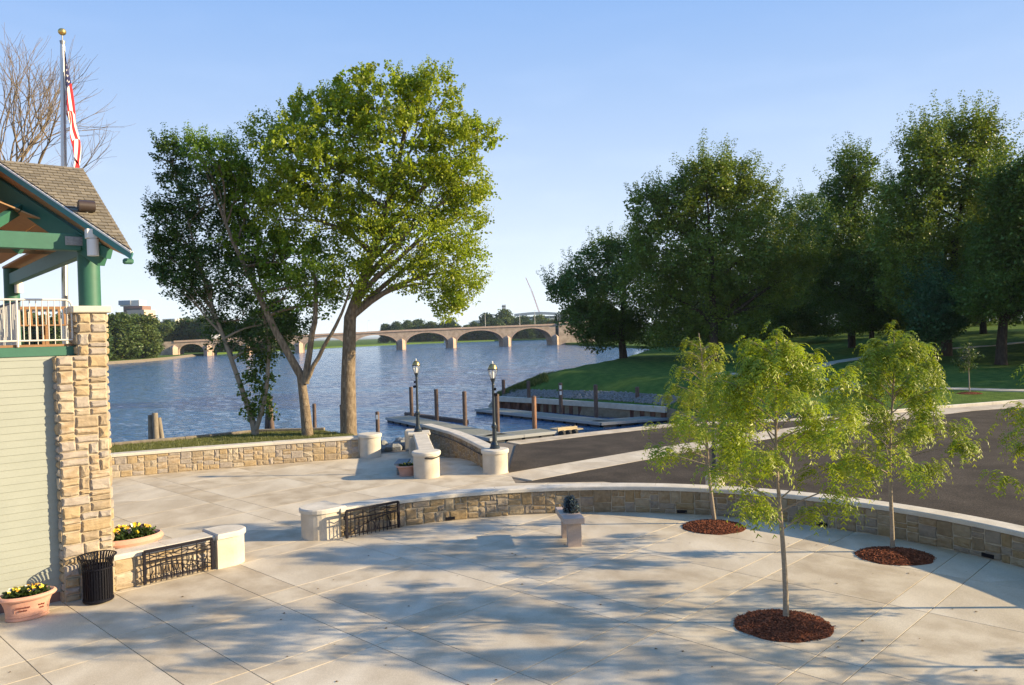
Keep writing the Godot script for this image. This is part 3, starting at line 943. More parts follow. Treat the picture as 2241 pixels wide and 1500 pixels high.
func plate(mb: MB, pl: PackedVector2Array, o: Vector3, ux: Vector3, uy: Vector3, t0: float, t1: float) -> void:
	# a flat plate: polygon in the ux, uy plane, between t0 and t1 along their normal
	var un := ux.cross(uy).normalized()
	if un.y < 0:
		un = -un
	var idx := Geometry2D.triangulate_polygon(pl)
	for i in range(0, idx.size(), 3):
		for tt in [[t0, -1.0], [t1, 1.0]]:
			mb.tri(o + ux * pl[idx[i]].x + uy * pl[idx[i]].y + un * tt[0], o + ux * pl[idx[i + 1]].x + uy * pl[idx[i + 1]].y + un * tt[0], o + ux * pl[idx[i + 2]].x + uy * pl[idx[i + 2]].y + un * tt[0], un * tt[1])
	var c := Vector2.ZERO
	for p in pl:
		c += p / pl.size()
	for i in pl.size():
		var a := pl[i]
		var b := pl[(i + 1) % pl.size()]
		var m := (a + b) * 0.5 - c
		mb.quad(o + ux * a.x + uy * a.y + un * t0, o + ux * b.x + uy * b.y + un * t0, o + ux * b.x + uy * b.y + un * t1, o + ux * a.x + uy * a.y + un * t1, ux * m.x + uy * m.y)

func stone_box(parent: Node3D, s0: float, s1: float, y0: float, y1: float, k0: float, k1: float) -> void:
	# a masonry pillar: mortar core, stones on the front and both sides
	var mb := MB.new()
	mb.box(hp((s0 + s1) / 2, (y0 + y1) / 2, (k0 + k1) / 2), Vector3(s1 - s0, y1 - y0, k1 - k0), Basis(E1, Vector3.UP, EN))
	part(parent, "mortar_core", mb.mesh(), M.mortar)
	var front := func(u: float, v: float, d: float) -> Vector3: return hp(s0 + u, y0 + v, k1 + d)
	for r in pack_stones(s1 - s0, y1 - y0, 0.27):
		part(parent, "stone", stone_face(front, r, 0.022, 0.05, 0.012), M["stone%d" % rng.randi_range(0, 6)])
	for side in [0, 1]:
		var face := func(u: float, v: float, d: float) -> Vector3: return hp(s0 - d if side == 0 else s1 + d, y0 + v, k0 + u)
		for r in pack_stones(k1 - k0, y1 - y0, 0.27):
			part(parent, "stone", stone_face(face, r, 0.022, 0.05, 0.012), M["stone%d" % rng.randi_range(0, 6)])

func rail_tube(a: Array, r: float, sides := 8) -> ArrayMesh:
	var mb := MB.new()
	var rad := []
	for p in a:
		rad.append(r)
	mb.tube(a, rad, sides)
	return mb.mesh()

func boathouse() -> void:
	var t := thing("boathouse", "boathouse corner with pale green siding, stone column, green beams and shingled roof", "building", HOUSE)
	t.position = Vector3.ZERO
	var bs := Basis(E1, Vector3.UP, EN)
	# wall of lapped boards
	var w := sub(t, "wall")
	var mb := MB.new()
	mb.box(hp(-3.0, 2.75, -0.45), Vector3(6.6, 5.5, 0.36), bs)
	part(w, "sheathing", mb.mesh(), M.siding)
	mb = MB.new()
	mb.box(hp(-3.1, 0.09, -0.24), Vector3(6.4, 0.22, 0.05), bs)
	part(w, "foundation", mb.mesh(), M.brownband)
	var y := 0.2
	while y < 5.28:
		var h := minf(0.152, 5.285 - y)
		mb = MB.new()
		mb.sweep([hp(-6.3, y, -0.262), hp(0.06, y, -0.262)], PackedVector2Array([Vector2(0, 0), Vector2(0.004, h + 0.01), Vector2(0.012, h + 0.01), Vector2(0.026, 0)]))
		part(w, "siding_board", mb.mesh(), M.siding)
		y += 0.152
	mb = MB.new()
	mb.box(hp(-3.0, 5.392, -0.27), Vector3(6.9, 0.2, 0.1), bs, 0.006)
	part(t, "rim_board", mb.mesh(), M.green)
	mb = MB.new()
	mb.box(hp(-3.05, 5.52, -5.65), Vector3(6.9, 0.05, 10.8), bs)
	part(t, "deck_floor", mb.mesh(), M.wood)
	# stone column in two stages with a cast cap
	var c := sub(t, "stone_column")
	stone_box(c, 0.05, 1.02, -0.03, 5.28, -1.0, -0.04)
	var c2 := sub(t, "stone_column")
	stone_box(c2, 0.47, 1.04, 5.281, 6.21, -0.75, -0.04)
	mb = MB.new()
	mb.box(hp(0.755, 6.285, -0.39), Vector3(0.78, 0.148, 0.90), bs, 0.02)
	part(t, "column_cap", mb.mesh(), M.coping)
	for q in [[0.80, -0.36, 6.36, 8.05, 0.225], [0.80, -11.0, 5.5, 8.05, 0.225]]:
		mb = MB.new()
		mb.lathe(hp(q[0], 0, q[1]), [[q[4], q[2]], [q[4], q[3]]], 28)
		part(t, "green_column", mb.mesh(), M.green)
	for q in [[0.74, 0.36, 7.42], [0.95, -10.7, 7.25]]:
		mb = MB.new()
		mb.lathe(hp(q[0], q[2], q[1]), [[0.001, 0.0], [0.118, 0.0], [0.118, 0.36], [0.1, 0.365]], 20)
		mb.box(hp(q[0] - 0.03, q[2] + 0.47, q[1]), Vector3(0.21, 0.2, 0.2), bs, 0.01)
		part(t, "white_fitting", mb.mesh(), M.white)  # white cylinder under a square box, near the column top
	# tie beam, receding beam, rafters
	mb = MB.new()
	mb.bar(hp(-6.2, 7.745, -0.2), hp(0.6, 7.745, -0.2), 0.26, 0.35, Vector3.UP, 0.01)
	part(t, "tie_beam", mb.mesh(), M.green)
	mb = MB.new()
	mb.bar(hp(0.8, 7.70, -0.5), hp(0.8, 7.70, -11.0), 0.2, 0.36, Vector3.UP, 0.01)
	part(t, "side_beam", mb.mesh(), M.green)
	mb = MB.new()
	mb.bar(hp(0.95, 7.40, 0.35), hp(-1.55, 10.55, -4.85), 0.2, 0.42, Vector3.UP, 0.01)
	part(t, "rafter", mb.mesh(), M.green)
	mb = MB.new()
	mb.bar(hp(1.02, 7.46, 0.55), hp(0.55, 7.86, -0.35), 0.14, 0.24, Vector3.UP, 0.01)
	part(t, "rafter_tail", mb.mesh(), M.green)
	for q in [[-1.2, 7.9, -0.35, 0.15, 9.0, -2.6], [-0.2, 7.75, -2.2, -1.7, 9.2, -3.5]]:
		mb = MB.new()
		mb.bar(hp(q[0], q[1], q[2]), hp(q[3], q[4], q[5]), 0.14, 0.2, Vector3.UP)
		part(t, "strut", mb.mesh(), M.green)
	# eave slab with fascia, added to keep the sun off the side beam
	mb = MB.new()
	mb.bar(hp(1.05, 8.10, -2.6), hp(1.05, 8.10, -11.2), 0.95, 0.06)
	part(t, "added_eave", mb.mesh(), M.soffit0)
	mb = MB.new()
	mb.bar(hp(1.54, 8.06, -2.6), hp(1.54, 8.06, -11.2), 0.04, 0.2)
	part(t, "added_fascia", mb.mesh(), M.green)
	# steel plates with bolts
	var pl := [[0.47, 7.77, -0.055, 0.36, 0.19, 0.0], [0.74, 7.72, -0.06, 0.12, 0.3, 0.0]]
	for q in pl:
		mb = MB.new()
		mb.box(hp(q[0], q[1], q[2]), Vector3(q[3], q[4], 0.012), bs, 0.003)
		var o := part(t, "steel_plate", mb.mesh(), M.steel)
		for i in 6:
			if q[3] < 0.2 and i > 2:
				break
			var mb2 := MB.new()
			var at: Vector3 = hp(q[0] + (-0.12 + 0.12 * (i % 3) if q[3] > 0.2 else 0.0), q[1] + (0.045 - 0.09 * (i / 3) if q[3] > 0.2 else -0.1 + 0.1 * i), q[2])
			mb2.tube([at, at + EN * 0.022], [0.02, 0.018], 8)
			part(o, "bolt", mb2.mesh(), M.steel)
	# ceiling boards under the open gable
	for i in 16:
		mb = MB.new()
		var s0 := -6.0 + i * 0.42
		mb.bar(hp(s0, 8.15 + (0.6 - s0) * 0.42, -1.3), hp(s0, 8.15 + (0.6 - s0) * 0.42, -10.8), 0.43, 0.03, Vector3(0.35, 1, -0.2))
		part(t, "ceiling_board", mb.mesh(), M["soffit%d" % (i % 4)])
	# roof: a slope facing the plaza, cut on the left by the open gable
	var rf := sub(t, "roof")
	var E := hp(1.23, 7.44, 1.46)
	var R1 := hp(-0.62, 9.81, -2.33)
	var R2 := hp(1.16, 9.81, -2.33)
	var ux := E1
	var uy := (EN * -3.79 + Vector3.UP * 2.37).normalized()
	var up := ux.cross(uy).normalized()
	var upn := up if up.y > 0 else -up
	var len_ := 4.47
	var tri := PackedVector2Array([Vector2(0, 0), Vector2(-0.07, len_), Vector2(-1.85, len_)])
	mb = MB.new()
	plate(mb, tri, E, ux, uy, -0.05, -0.004)
	part(rf, "sheathing", mb.mesh(), M.brownband)
	var rows := 27
	var rh := len_ / rows
	for j in rows:
		var off := 0.1 * (j % 2) + rr(-0.008, 0.008)
		var x := -2.1 + off
		while x < 0.1:
			var cell := PackedVector2Array([Vector2(x + 0.005, j * rh + 0.004), Vector2(x + 0.195, j * rh + rr(0.0, 0.006)), Vector2(x + 0.195, (j + 1) * rh + 0.0), Vector2(x + 0.005, (j + 1) * rh + 0.0)])
			for q in Geometry2D.intersect_polygons(cell, tri):
				var m2 := MB.new()
				var low := PackedVector2Array()
				for c0 in q:
					low.append(c0 - Vector2(0, j * rh))
				plate(m2, low, E + uy * (j * rh) + upn * (0.022 + rr(0.0, 0.003)), ux, (uy - upn * 0.11).normalized(), 0.0, 0.012)
				part(rf, "shingle", m2.mesh(), M["shingle%d" % rng.randi_range(0, 3)])
			x += 0.2
	# back slope and left slope, out of sight from the plaza
	mb = MB.new()
	mb.quad(hp(1.16, 9.80, -2.33), hp(-0.62, 9.80, -2.33), hp(-0.62, 8.0, -5.4), hp(1.16, 8.0, -5.4), Vector3(-0.3, 1, -0.6))
	mb.quad(hp(-0.62, 9.80, -2.36), hp(-2.6, 7.6, 1.2), hp(-6.5, 8.2, -4.0), hp(-3.0, 10.4, -5.5), Vector3(-0.5, 1, 0.1))
	part(rf, "back_slope", mb.mesh(), M.shingle0)
	mb = MB.new()
	mb.bar(E + Vector3.UP * -0.11, R1 + Vector3.UP * -0.11, 0.035, 0.13, Vector3.UP)
	part(rf, "fascia", mb.mesh(), M.teal)
	mb = MB.new()
	mb.bar(E + Vector3.UP * -0.03 + EN * 0.01, R1 + Vector3.UP * -0.03 + EN * 0.01, 0.06, 0.035, Vector3.UP)
	part(rf, "drip_edge", mb.mesh(), M.white)
	mb = MB.new()
	mb.bar(E + Vector3.UP * -0.06, R2 + Vector3.UP * -0.06, 0.03, 0.09, Vector3.UP)
	part(rf, "rake_board", mb.mesh(), M.green)
	# soffit boards between the fascia and the rafter
	var D0 := E + Vector3.UP * -0.16
	var D1 := R1 + Vector3.UP * -0.16
	var F0 := hp(0.98, 7.62, 0.42)
	var F1 := hp(-0.86, 9.93, -3.40)
	for i in 22:
		var s0 := i / 22.0
		var s1 := (i + 0.96) / 22.0
		mb = MB.new()
		var a := D0.lerp(D1, s0)
		var b := D0.lerp(D1, s1)
		var cc := F0.lerp(F1, s1)
		var dd := F0.lerp(F1, s0)
		mb.quad(a, b, cc, dd, Vector3.DOWN)
		mb.quad(a + up * 0.02, b + up * 0.02, cc + up * 0.02, dd + up * 0.02, Vector3.UP)
		mb.quad(a, dd, dd + up * 0.02, a + up * 0.02, D0 - D1)
		part(rf, "soffit_board", mb.mesh(), M["soffit%d" % (i * 7 % 4)])
	# gutter end at the corner
	mb = MB.new()
	mb.box(E + Vector3(-0.14, -0.2, -0.12), Vector3(0.2, 0.12, 0.14), bs, 0.03)
	part(rf, "gutter_end", mb.mesh(), M.green)
	# railing on the deck edge
	var rl := sub(t, "railing")
	part(rl, "top_rail", rail_tube([hp(-6.2, 6.5, -0.2), hp(0.28, 6.5, -0.2), hp(0.36, 6.47, -0.2), hp(0.40, 6.39, -0.2), hp(0.40, 5.66, -0.2)], 0.024), M.rail)
	part(rl, "bottom_rail", rail_tube([hp(-6.2, 5.63, -0.2), hp(0.40, 5.63, -0.2)], 0.02), M.rail)
	for i in 56:
		var s := 0.30 - i * 0.116
		if i % 9 == 8:
			part(rl, "post", rail_tube([hp(s, 5.5, -0.2), hp(s, 6.49, -0.2)], 0.024), M.rail)
		else:
			part(rl, "baluster", rail_tube([hp(s, 5.63, -0.2), hp(s, 6.49, -0.2)], 0.0105, 6), M.rail)
	rl = sub(t, "side_railing")
	part(rl, "top_rail", rail_tube([hp(-0.55, 6.48, -0.4), hp(-0.55, 6.48, -3.6)], 0.03), M.navy)
	for i in 16:
		mb = MB.new()
		mb.bar(hp(-0.55, 5.55, -0.5 - i * 0.2), hp(-0.55, 6.46, -0.5 - i * 0.2), 0.03, 0.12, EN)
		part(rl, "picket", mb.mesh(), M.rail)
	rl = sub(t, "back_railing")
	part(rl, "top_rail", rail_tube([hp(-4, 6.5, -6.0), hp(1.2, 6.5, -6.0)], 0.035), M.navy)
	for i in 24:
		part(rl, "baluster", rail_tube([hp(1.1 - i * 0.21, 5.55, -6.0), hp(1.1 - i * 0.21, 6.5, -6.0)], 0.012, 6), M.rail)
	# flood light on the roof edge
	var fl := thing("flood_light", "brown cylindrical flood light mounted on the boathouse roof edge", "flood light")
	mb = MB.new()
	mb.tube([hp(0.56, 8.54, -0.02), hp(0.575, 8.54, -0.02), hp(0.87, 8.54, -0.02), hp(0.885, 8.54, -0.02)], [0.115, 0.128, 0.128, 0.115], 24)
	part(fl, "housing", mb.mesh(), M.brown)
	part(fl, "bracket", rail_tube([hp(0.72, 8.43, -0.02), hp(0.74, 8.33, -0.05), hp(0.72, 8.20, -0.10), hp(0.76, 8.10, -0.1)], 0.028), M.steel)
	# slatted bench on the deck
	var bn := thing("deck_bench", "brown wooden slatted bench on the boathouse deck behind the railing", "bench")
	var A := hp(-0.25, 5.55, -2.2)
	for i in 3:
		mb = MB.new()
		mb.box(A + E1 * 0.5 + Vector3.UP * 0.45 + EN * (-0.15 * i), Vector3(1.3, 0.03, 0.12), bs)
		part(bn, "seat_slat", mb.mesh(), M.wood)
	for i in 11:
		mb = MB.new()
		mb.bar(A + E1 * (-0.1 + 0.12 * i) + Vector3.UP * 0.46 - EN * 0.42, A + E1 * (-0.1 + 0.12 * i) + Vector3.UP * 0.86 - EN * 0.50, 0.055, 0.02, EN)
		part(bn, "back_slat", mb.mesh(), M.wood)
	mb = MB.new()
	mb.box(A + E1 * 0.5 + Vector3.UP * 0.88 - EN * 0.5, Vector3(1.34, 0.07, 0.04), bs)
	part(bn, "top_rail", mb.mesh(), M.wood)
	for s in [-0.12, 0.5, 1.1]:
		for k in [0.03, -0.4]:
			mb = MB.new()
			mb.box(A + E1 * s + Vector3.UP * 0.215 + EN * k, Vector3(0.07, 0.43, 0.07), bs)
			part(bn, "leg", mb.mesh(), M.wood)
	# flagpole and flag
	var fp := thing("flagpole", "tall silver flagpole with gold ball behind the boathouse roof", "flagpole", Vector3(-13.55, 0, -24.0))
	mb = MB.new()
	mb.tube([Vector3(0, 0, 0), Vector3(0.1, 7, 0), Vector3(0.29, 14.55, 0)], [0.105, 0.09, 0.065], 16)
	part(fp, "pole", mb.mesh(), M.pole)
	mb = MB.new()
	mb.tube([Vector3(0.29, 14.55, 0), Vector3(0.292, 14.66, 0)], [0.05, 0.085], 12)
	mb.tube([Vector3(0.29, 14.66, 0), Vector3(0.29, 14.86, 0)], [0.016, 0.016], 8)
	part(fp, "truck", mb.mesh(), M.steel)
	mb = MB.new()
	var prof := []
	for k in 11:
		var an := -PI / 2 + PI * k / 10
		prof.append([maxf(0.001, cos(an) * 0.115), sin(an) * 0.105])
	mb.lathe(Vector3(0.29, 14.94, 0), prof, 20)
	part(fp, "ball", mb.mesh(), M.gold)
	part(fp, "halyard", rail_tube([Vector3(0.375, 14.5, 0.03), Vector3(0.31, 10, 0.06), Vector3(0.2, 6.2, 0.09), Vector3(0.1, 1.4, 0.12)], 0.008, 5), M.white)
	mb = MB.new()
	mb.box(Vector3(0.2, 6.95, 0.1), Vector3(0.07, 0.12, 0.05))
	part(fp, "cleat", mb.mesh(), M.steel)
	flag()

func flag() -> void:
	# print of the flag, then a cloth that hangs in folds
	var W := 380
	var H := 200
	var im := Image.create(W, H, false, Image.FORMAT_RGB8)
	var red := Color(0.68, 0.10, 0.13)
	var white := Color(0.90, 0.87, 0.84)
	var blue := Color(0.10, 0.12, 0.30)
	for k in 13:
		im.fill_rect(Rect2i(0, H * k / 13, W, H / 13 + 2), red if k % 2 == 0 else white)
	im.fill_rect(Rect2i(0, 0, 152, 108), blue)
	for r in 9:
		for c in (6 if r % 2 == 0 else 5):
			var cx := 13.0 + c * 25.3 + (0.0 if r % 2 == 0 else 12.6)
			var cy := 11.0 + r * 10.8
			for py in range(-5, 6):
				for px in range(-5, 6):
					var a := atan2(px, -py)
					var d := Vector2(px, py).length()
					var e := fposmod(a + PI / 5, TAU / 5) - PI / 5
					if d * cos(e) + absf(d * sin(e)) * 1.9 < 5.0:
						im.set_pixel(int(cx) + px, int(cy) + py, white)
	var m := StandardMaterial3D.new()
	m.albedo_texture = ImageTexture.create_from_image(im)
	m.roughness = 0.8
	m.cull_mode = BaseMaterial3D.CULL_DISABLED
	m.backlight_enabled = true
	m.backlight = Color(0.35, 0.35, 0.35)
	var nu := 44
	var nv := 30
	var P := []
	var top := 14.38
	for i in nu + 1:
		var row := []
		var u := float(i) / nu
		for j in nv + 1:
			var v := float(j) / nv
			var x := 0.34 * pow(u, 0.62) * (0.62 + 0.38 * v) + 0.05 * sin(v * 9.0 + u * 4.0) * u
			var y := -v * 1.95 * (1.0 - 0.45 * u) - 2.85 * u * (0.75 + 0.25 * u)
			var z := 0.17 * sin(v * 11.0 - u * 3.0 + 0.8) * smoothstep(0.0, 0.35, u) + 0.10 * sin(u * 14.0) * v
			row.append(Vector3(x + 0.075, top + y, z))
		P.append(row)
	var mb := MB.new()
	var nrm := func(i: int, j: int) -> Vector3:
		var a: Vector3 = P[mini(i + 1, nu)][j] - P[maxi(i - 1, 0)][j]
		var b: Vector3 = P[i][mini(j + 1, nv)] - P[i][maxi(j - 1, 0)]
		return -a.cross(b).normalized()
	for i in nu:
		for j in nv:
			var c := [[i, j], [i + 1, j], [i + 1, j + 1], [i, j], [i + 1, j + 1], [i, j + 1]]
			for q in c:
				mb.vert(P[q[0]][q[1]], nrm.call(q[0], q[1]), Vector2(float(q[0]) / nu, float(q[1]) / nv))
	var t := thing("flag", "red, white and blue striped flag hanging limp in folds from the flagpole", "flag", Vector3(-13.26, 0, -23.95))
	part(t, "cloth", mb.mesh(), m)

# ---------------------------------------------------------------- ramp to the docks
func ramp_area() -> void:
	var mb := MB.new()
	var C := [Vector3(-2.1, 0.003, -33.3), Vector3(-2.55, -0.03, -34.6), Vector3(-3.2, -0.3, -37.2), Vector3(-4.1, -0.8, -41.0), Vector3(-5.4, -1.5, -46.5), Vector3(-6.6, -2.1, -52.0)]
	mb.sweep(C, PackedVector2Array([Vector2(-1.15, -1.4), Vector2(-1.15, 0), Vector2(1.05, 0), Vector2(1.05, -1.4)]))
	struct("walkway", mb.mesh(), M.slab3)
	# right wall, curving down with the walkway
	var t := thing("ramp_wall", "curving stone wall with pale coping and handrail on the right of the ramp", "wall")
	var P := [Vector3(-0.85, 0.90, -31.9), Vector3(-1.25, 0.90, -33.1), Vector3(-1.60, 0.88, -34.4), Vector3(-2.2, 0.83, -36.6), Vector3(-2.95, 0.76, -39.1), Vector3(-3.85, 0.68, -41.5), Vector3(-4.85, 0.62, -44.0)]
	mb = MB.new()
	mb.sweep(P, PackedVector2Array([Vector2(-0.22, -3.2), Vector2(-0.22, -0.125), Vector2(0.22, -0.125), Vector2(0.22, -3.2)]))
	part(t, "wall_core", mb.mesh(), M.mortar)
	var cum := [0.0]
	for i in P.size() - 1:
		cum.append(cum[-1] + P[i].distance_to(P[i + 1]))
	var HH := 1.25
	var at := func(u: float, v: float, d: float) -> Vector3:
		var i := 0
		while i < P.size() - 2 and u > cum[i + 1]:
			i += 1
		var e: Vector3 = P[i + 1] - P[i]
		var f: float = (u - cum[i]) / (cum[i + 1] - cum[i])
		var g := Vector3(e.x, 0, e.z).normalized()
		return P[i] + e * f + Vector3(g.z, 0, -g.x) * (0.22 + d) + Vector3.UP * (v - HH - 0.125)
	masonry(t, at, cum[-1], HH, 0.30, "wallstone", 0.014, 0.02, 0.01)
	coping_run(t, P, 0.29, 0.29, -0.124, 0.0, 1)
	round_pier(t, Vector3(-0.80, 0, -31.5), 0.50, 0.95)
	var hr := []
	for p in P:
		hr.append(p + Vector3(-0.36, -0.32, -0.02))
	part(t, "handrail", rail_tube(hr, 0.022), M.iron)
	for k in [1, 3, 5]:
		part(t, "rail_bracket", rail_tube([hr[k], hr[k] + Vector3(0.16, -0.03, 0)], 0.012, 6), M.iron)
	# left wall: smooth cast wall between two piers
	t = thing("ramp_parapet", "pale cast concrete parapet on the left of the ramp between two piers", "wall")
	mb = MB.new()
	mb.sweep([Vector3(-3.5, 0, -31.2), Vector3(-4.5, 0, -37.4)], PackedVector2Array([Vector2(-0.2, -1.2), Vector2(-0.2, 0.80), Vector2(0.3, 0.80), Vector2(0.3, -1.2)]))
	part(t, "wall_core", mb.mesh(), M.cast)
	coping_run(t, [Vector3(-3.55, 0, -31.5), Vector3(-4.0, 0, -34.3), Vector3(-4.45, 0, -37.1)], 0.28, 0.38, 0.801, 0.93, 1)
	round_pier(t, Vector3(-3.47, 0, -30.97), 0.51, 1.02)
	mb = MB.new()
	mb.box(Vector3(-4.55, 0.2, -37.7), Vector3(0.95, 1.26, 0.95), Basis(Vector3.UP, 0.15), 0.05)
	part(t, "pier", mb.mesh(), M.cast)
	mb = MB.new()
	mb.box(Vector3(-4.55, 0.895, -37.7), Vector3(1.06, 0.13, 1.06), Basis(Vector3.UP, 0.15), 0.03)
	part(t, "pier_cap", mb.mesh(), M.coping)
	mb = MB.new()
	mb.box(Vector3(-5.1, 0.3, -39.2), Vector3(0.6, 1.2, 0.6), Basis.IDENTITY, 0.05)
	part(t, "rear_pier", mb.mesh(), M.cast)
	part(t, "handrail", rail_tube([Vector3(-3.47, 0.80, -30.40), Vector3(-3.05, 0.80, -30.52), Vector3(-2.93, 0.80, -30.9), Vector3(-3.1, 0.78, -31.9), Vector3(-3.9, 0.7, -36.6)], 0.022), M.iron)
	# lamp posts on the piers
	lamp_post(Vector3(-4.58, 0.961, -37.7), "lamp post with acorn lantern on the farther pier, beside the concrete parapet")
	lamp_post(Vector3(-0.80, 0.953, -31.5), "lamp post with acorn lantern on the round pier beside the asphalt")
	lamp_post(Vector3(6.5, 0.70, -25.9), "lamp post half hidden behind the leftmost young tree")
	var ft: Node3D = get_child(get_child_count() - 1)
	mb = MB.new()
	mb.lathe(Vector3(0, -0.70, 0), [[0.30, -0.01], [0.30, 0.66], [0.27, 0.699], [0.001, 0.699]], 24)
	part(ft, "footing", mb.mesh(), M.cast)
	# rocks below the gap in the wall
	t = thing("rock_pile", "heap of grey boulders in the gap between the piers above the water", "rocks")
	for k in 26:
		part(t, "boulder", boulder(Vector3(rr(-6.9, -5.3), rr(-0.6, 0.12), rr(-41.5, -38.9)), rr(0.2, 0.42), k), M.rock)
	# grassy bank behind the river wall
	mb = MB.new()
	var gp := poly([[-24.2, -29.3], [-19.8, -31.7], [-16.8, -33.2], [-14.3, -34.3], [-10.8, -35.6], [-8.8, -36.2], [-7.3, -36.9], [-7.6, -38.6], [-9.9, -41.2], [-13.4, -41.3], [-16.3, -39.0], [-19.0, -37.4], [-30, -31.5], [-30, -26.5]])
	mb.prism(gp, -3.0, 0.72)
	struct("grass_bank", mb.mesh(), M.drygrass)
	var blade := MB.new()
	for k in 9:
		var a := rr(0, TAU)
		var o := Vector3(rr(-0.06, 0.06), 0, rr(-0.06, 0.06))
		var tip := o + Vector3(cos(a) * rr(0.01, 0.05), rr(0.05, 0.11), sin(a) * rr(0.01, 0.05))
		var s := Vector3(sin(a), 0, -cos(a)) * 0.006
		blade.tri(o - s, o + s, tip, Vector3(cos(a), 0.5, sin(a)))
	var xf := []
	var cols := []
	while xf.size() < 9000:
		var p := Vector2(rr(-28, -7), rr(-42, -27))
		if Geometry2D.is_point_in_polygon(p, gp):
			xf.append(Transform3D(Basis(Vector3.UP, rr(0, TAU)).scaled(Vector3.ONE * rr(0.7, 1.4)), Vector3(p.x, 0.715, p.y)))
			var f := rr(0.7, 1.25)
			cols.append(Color(0.15 * f, 0.165 * f, 0.05 * f))
	var gr := many(self, "grass", blade.mesh(), M.leafdark, xf, cols)
	gr.set_meta("label", "short dry grass on the bank behind the river wall")
	# timber bulkhead along the water
	t = thing("timber_bulkhead", "low weathered timber bulkhead along the edge of the grassy bank", "bulkhead")
	var bp := [Vector3(-30, 0.74, -31.7), Vector3(-19.0, 0.74, -37.6), Vector3(-16.3, 0.74, -39.2), Vector3(-13.4, 0.74, -41.45), Vector3(-9.9, 0.74, -41.4)]
	for i in bp.size() - 1:
		for y in [0.0, -0.3, -0.6]:
			mb = MB.new()
			mb.bar(bp[i] + Vector3(0, y, 0), bp[i + 1] + Vector3(0, y, 0), 0.24, 0.24, Vector3.UP, 0.02)
			part(t, "timber", mb.mesh(), M.timber)
	# low bench of grey stone and a pot by the ramp pier
	t = thing("stone_bench", "grey stone bench slab partly hidden behind the ramp pier", "bench")
	mb = MB.new()
	mb.box(Vector3(-4.55, 0.44, -32.0), Vector3(0.5, 0.08, 1.2), Basis.IDENTITY, 0.01)
	part(t, "seat", mb.mesh(), M.rock)
	for z in [-31.6, -32.4]:
		mb = MB.new()
		mb.box(Vector3(-4.55, 0.195, z), Vector3(0.36, 0.41, 0.14), Basis.IDENTITY, 0.01)
		part(t, "leg", mb.mesh(), M.rock)

func boulder(c: Vector3, r: float, k: int) -> ArrayMesh:
	var sm := SphereMesh.new()
	sm.radius = 1.0
	sm.height = 2.0
	sm.radial_segments = 7
	sm.rings = 4
	var a := sm.get_mesh_arrays()
	var V: PackedVector3Array = a[Mesh.ARRAY_VERTEX]
	var I: PackedInt32Array = a[Mesh.ARRAY_INDEX]
	var mb := MB.new()
	var sh := func(p: Vector3) -> Vector3: return c + Vector3(p.x * 1.2, p.y * 0.75, p.z) * r * (1.0 + 0.55 * noise.get_noise_3dv(p * 2.2 + Vector3(k * 7.3, 0, k)))
	for i in range(0, I.size(), 3):
		mb.tri(sh.call(V[I[i]]), sh.call(V[I[i + 1]]), sh.call(V[I[i + 2]]), V[I[i]] + V[I[i + 1]] + V[I[i + 2]])
	return mb.mesh()

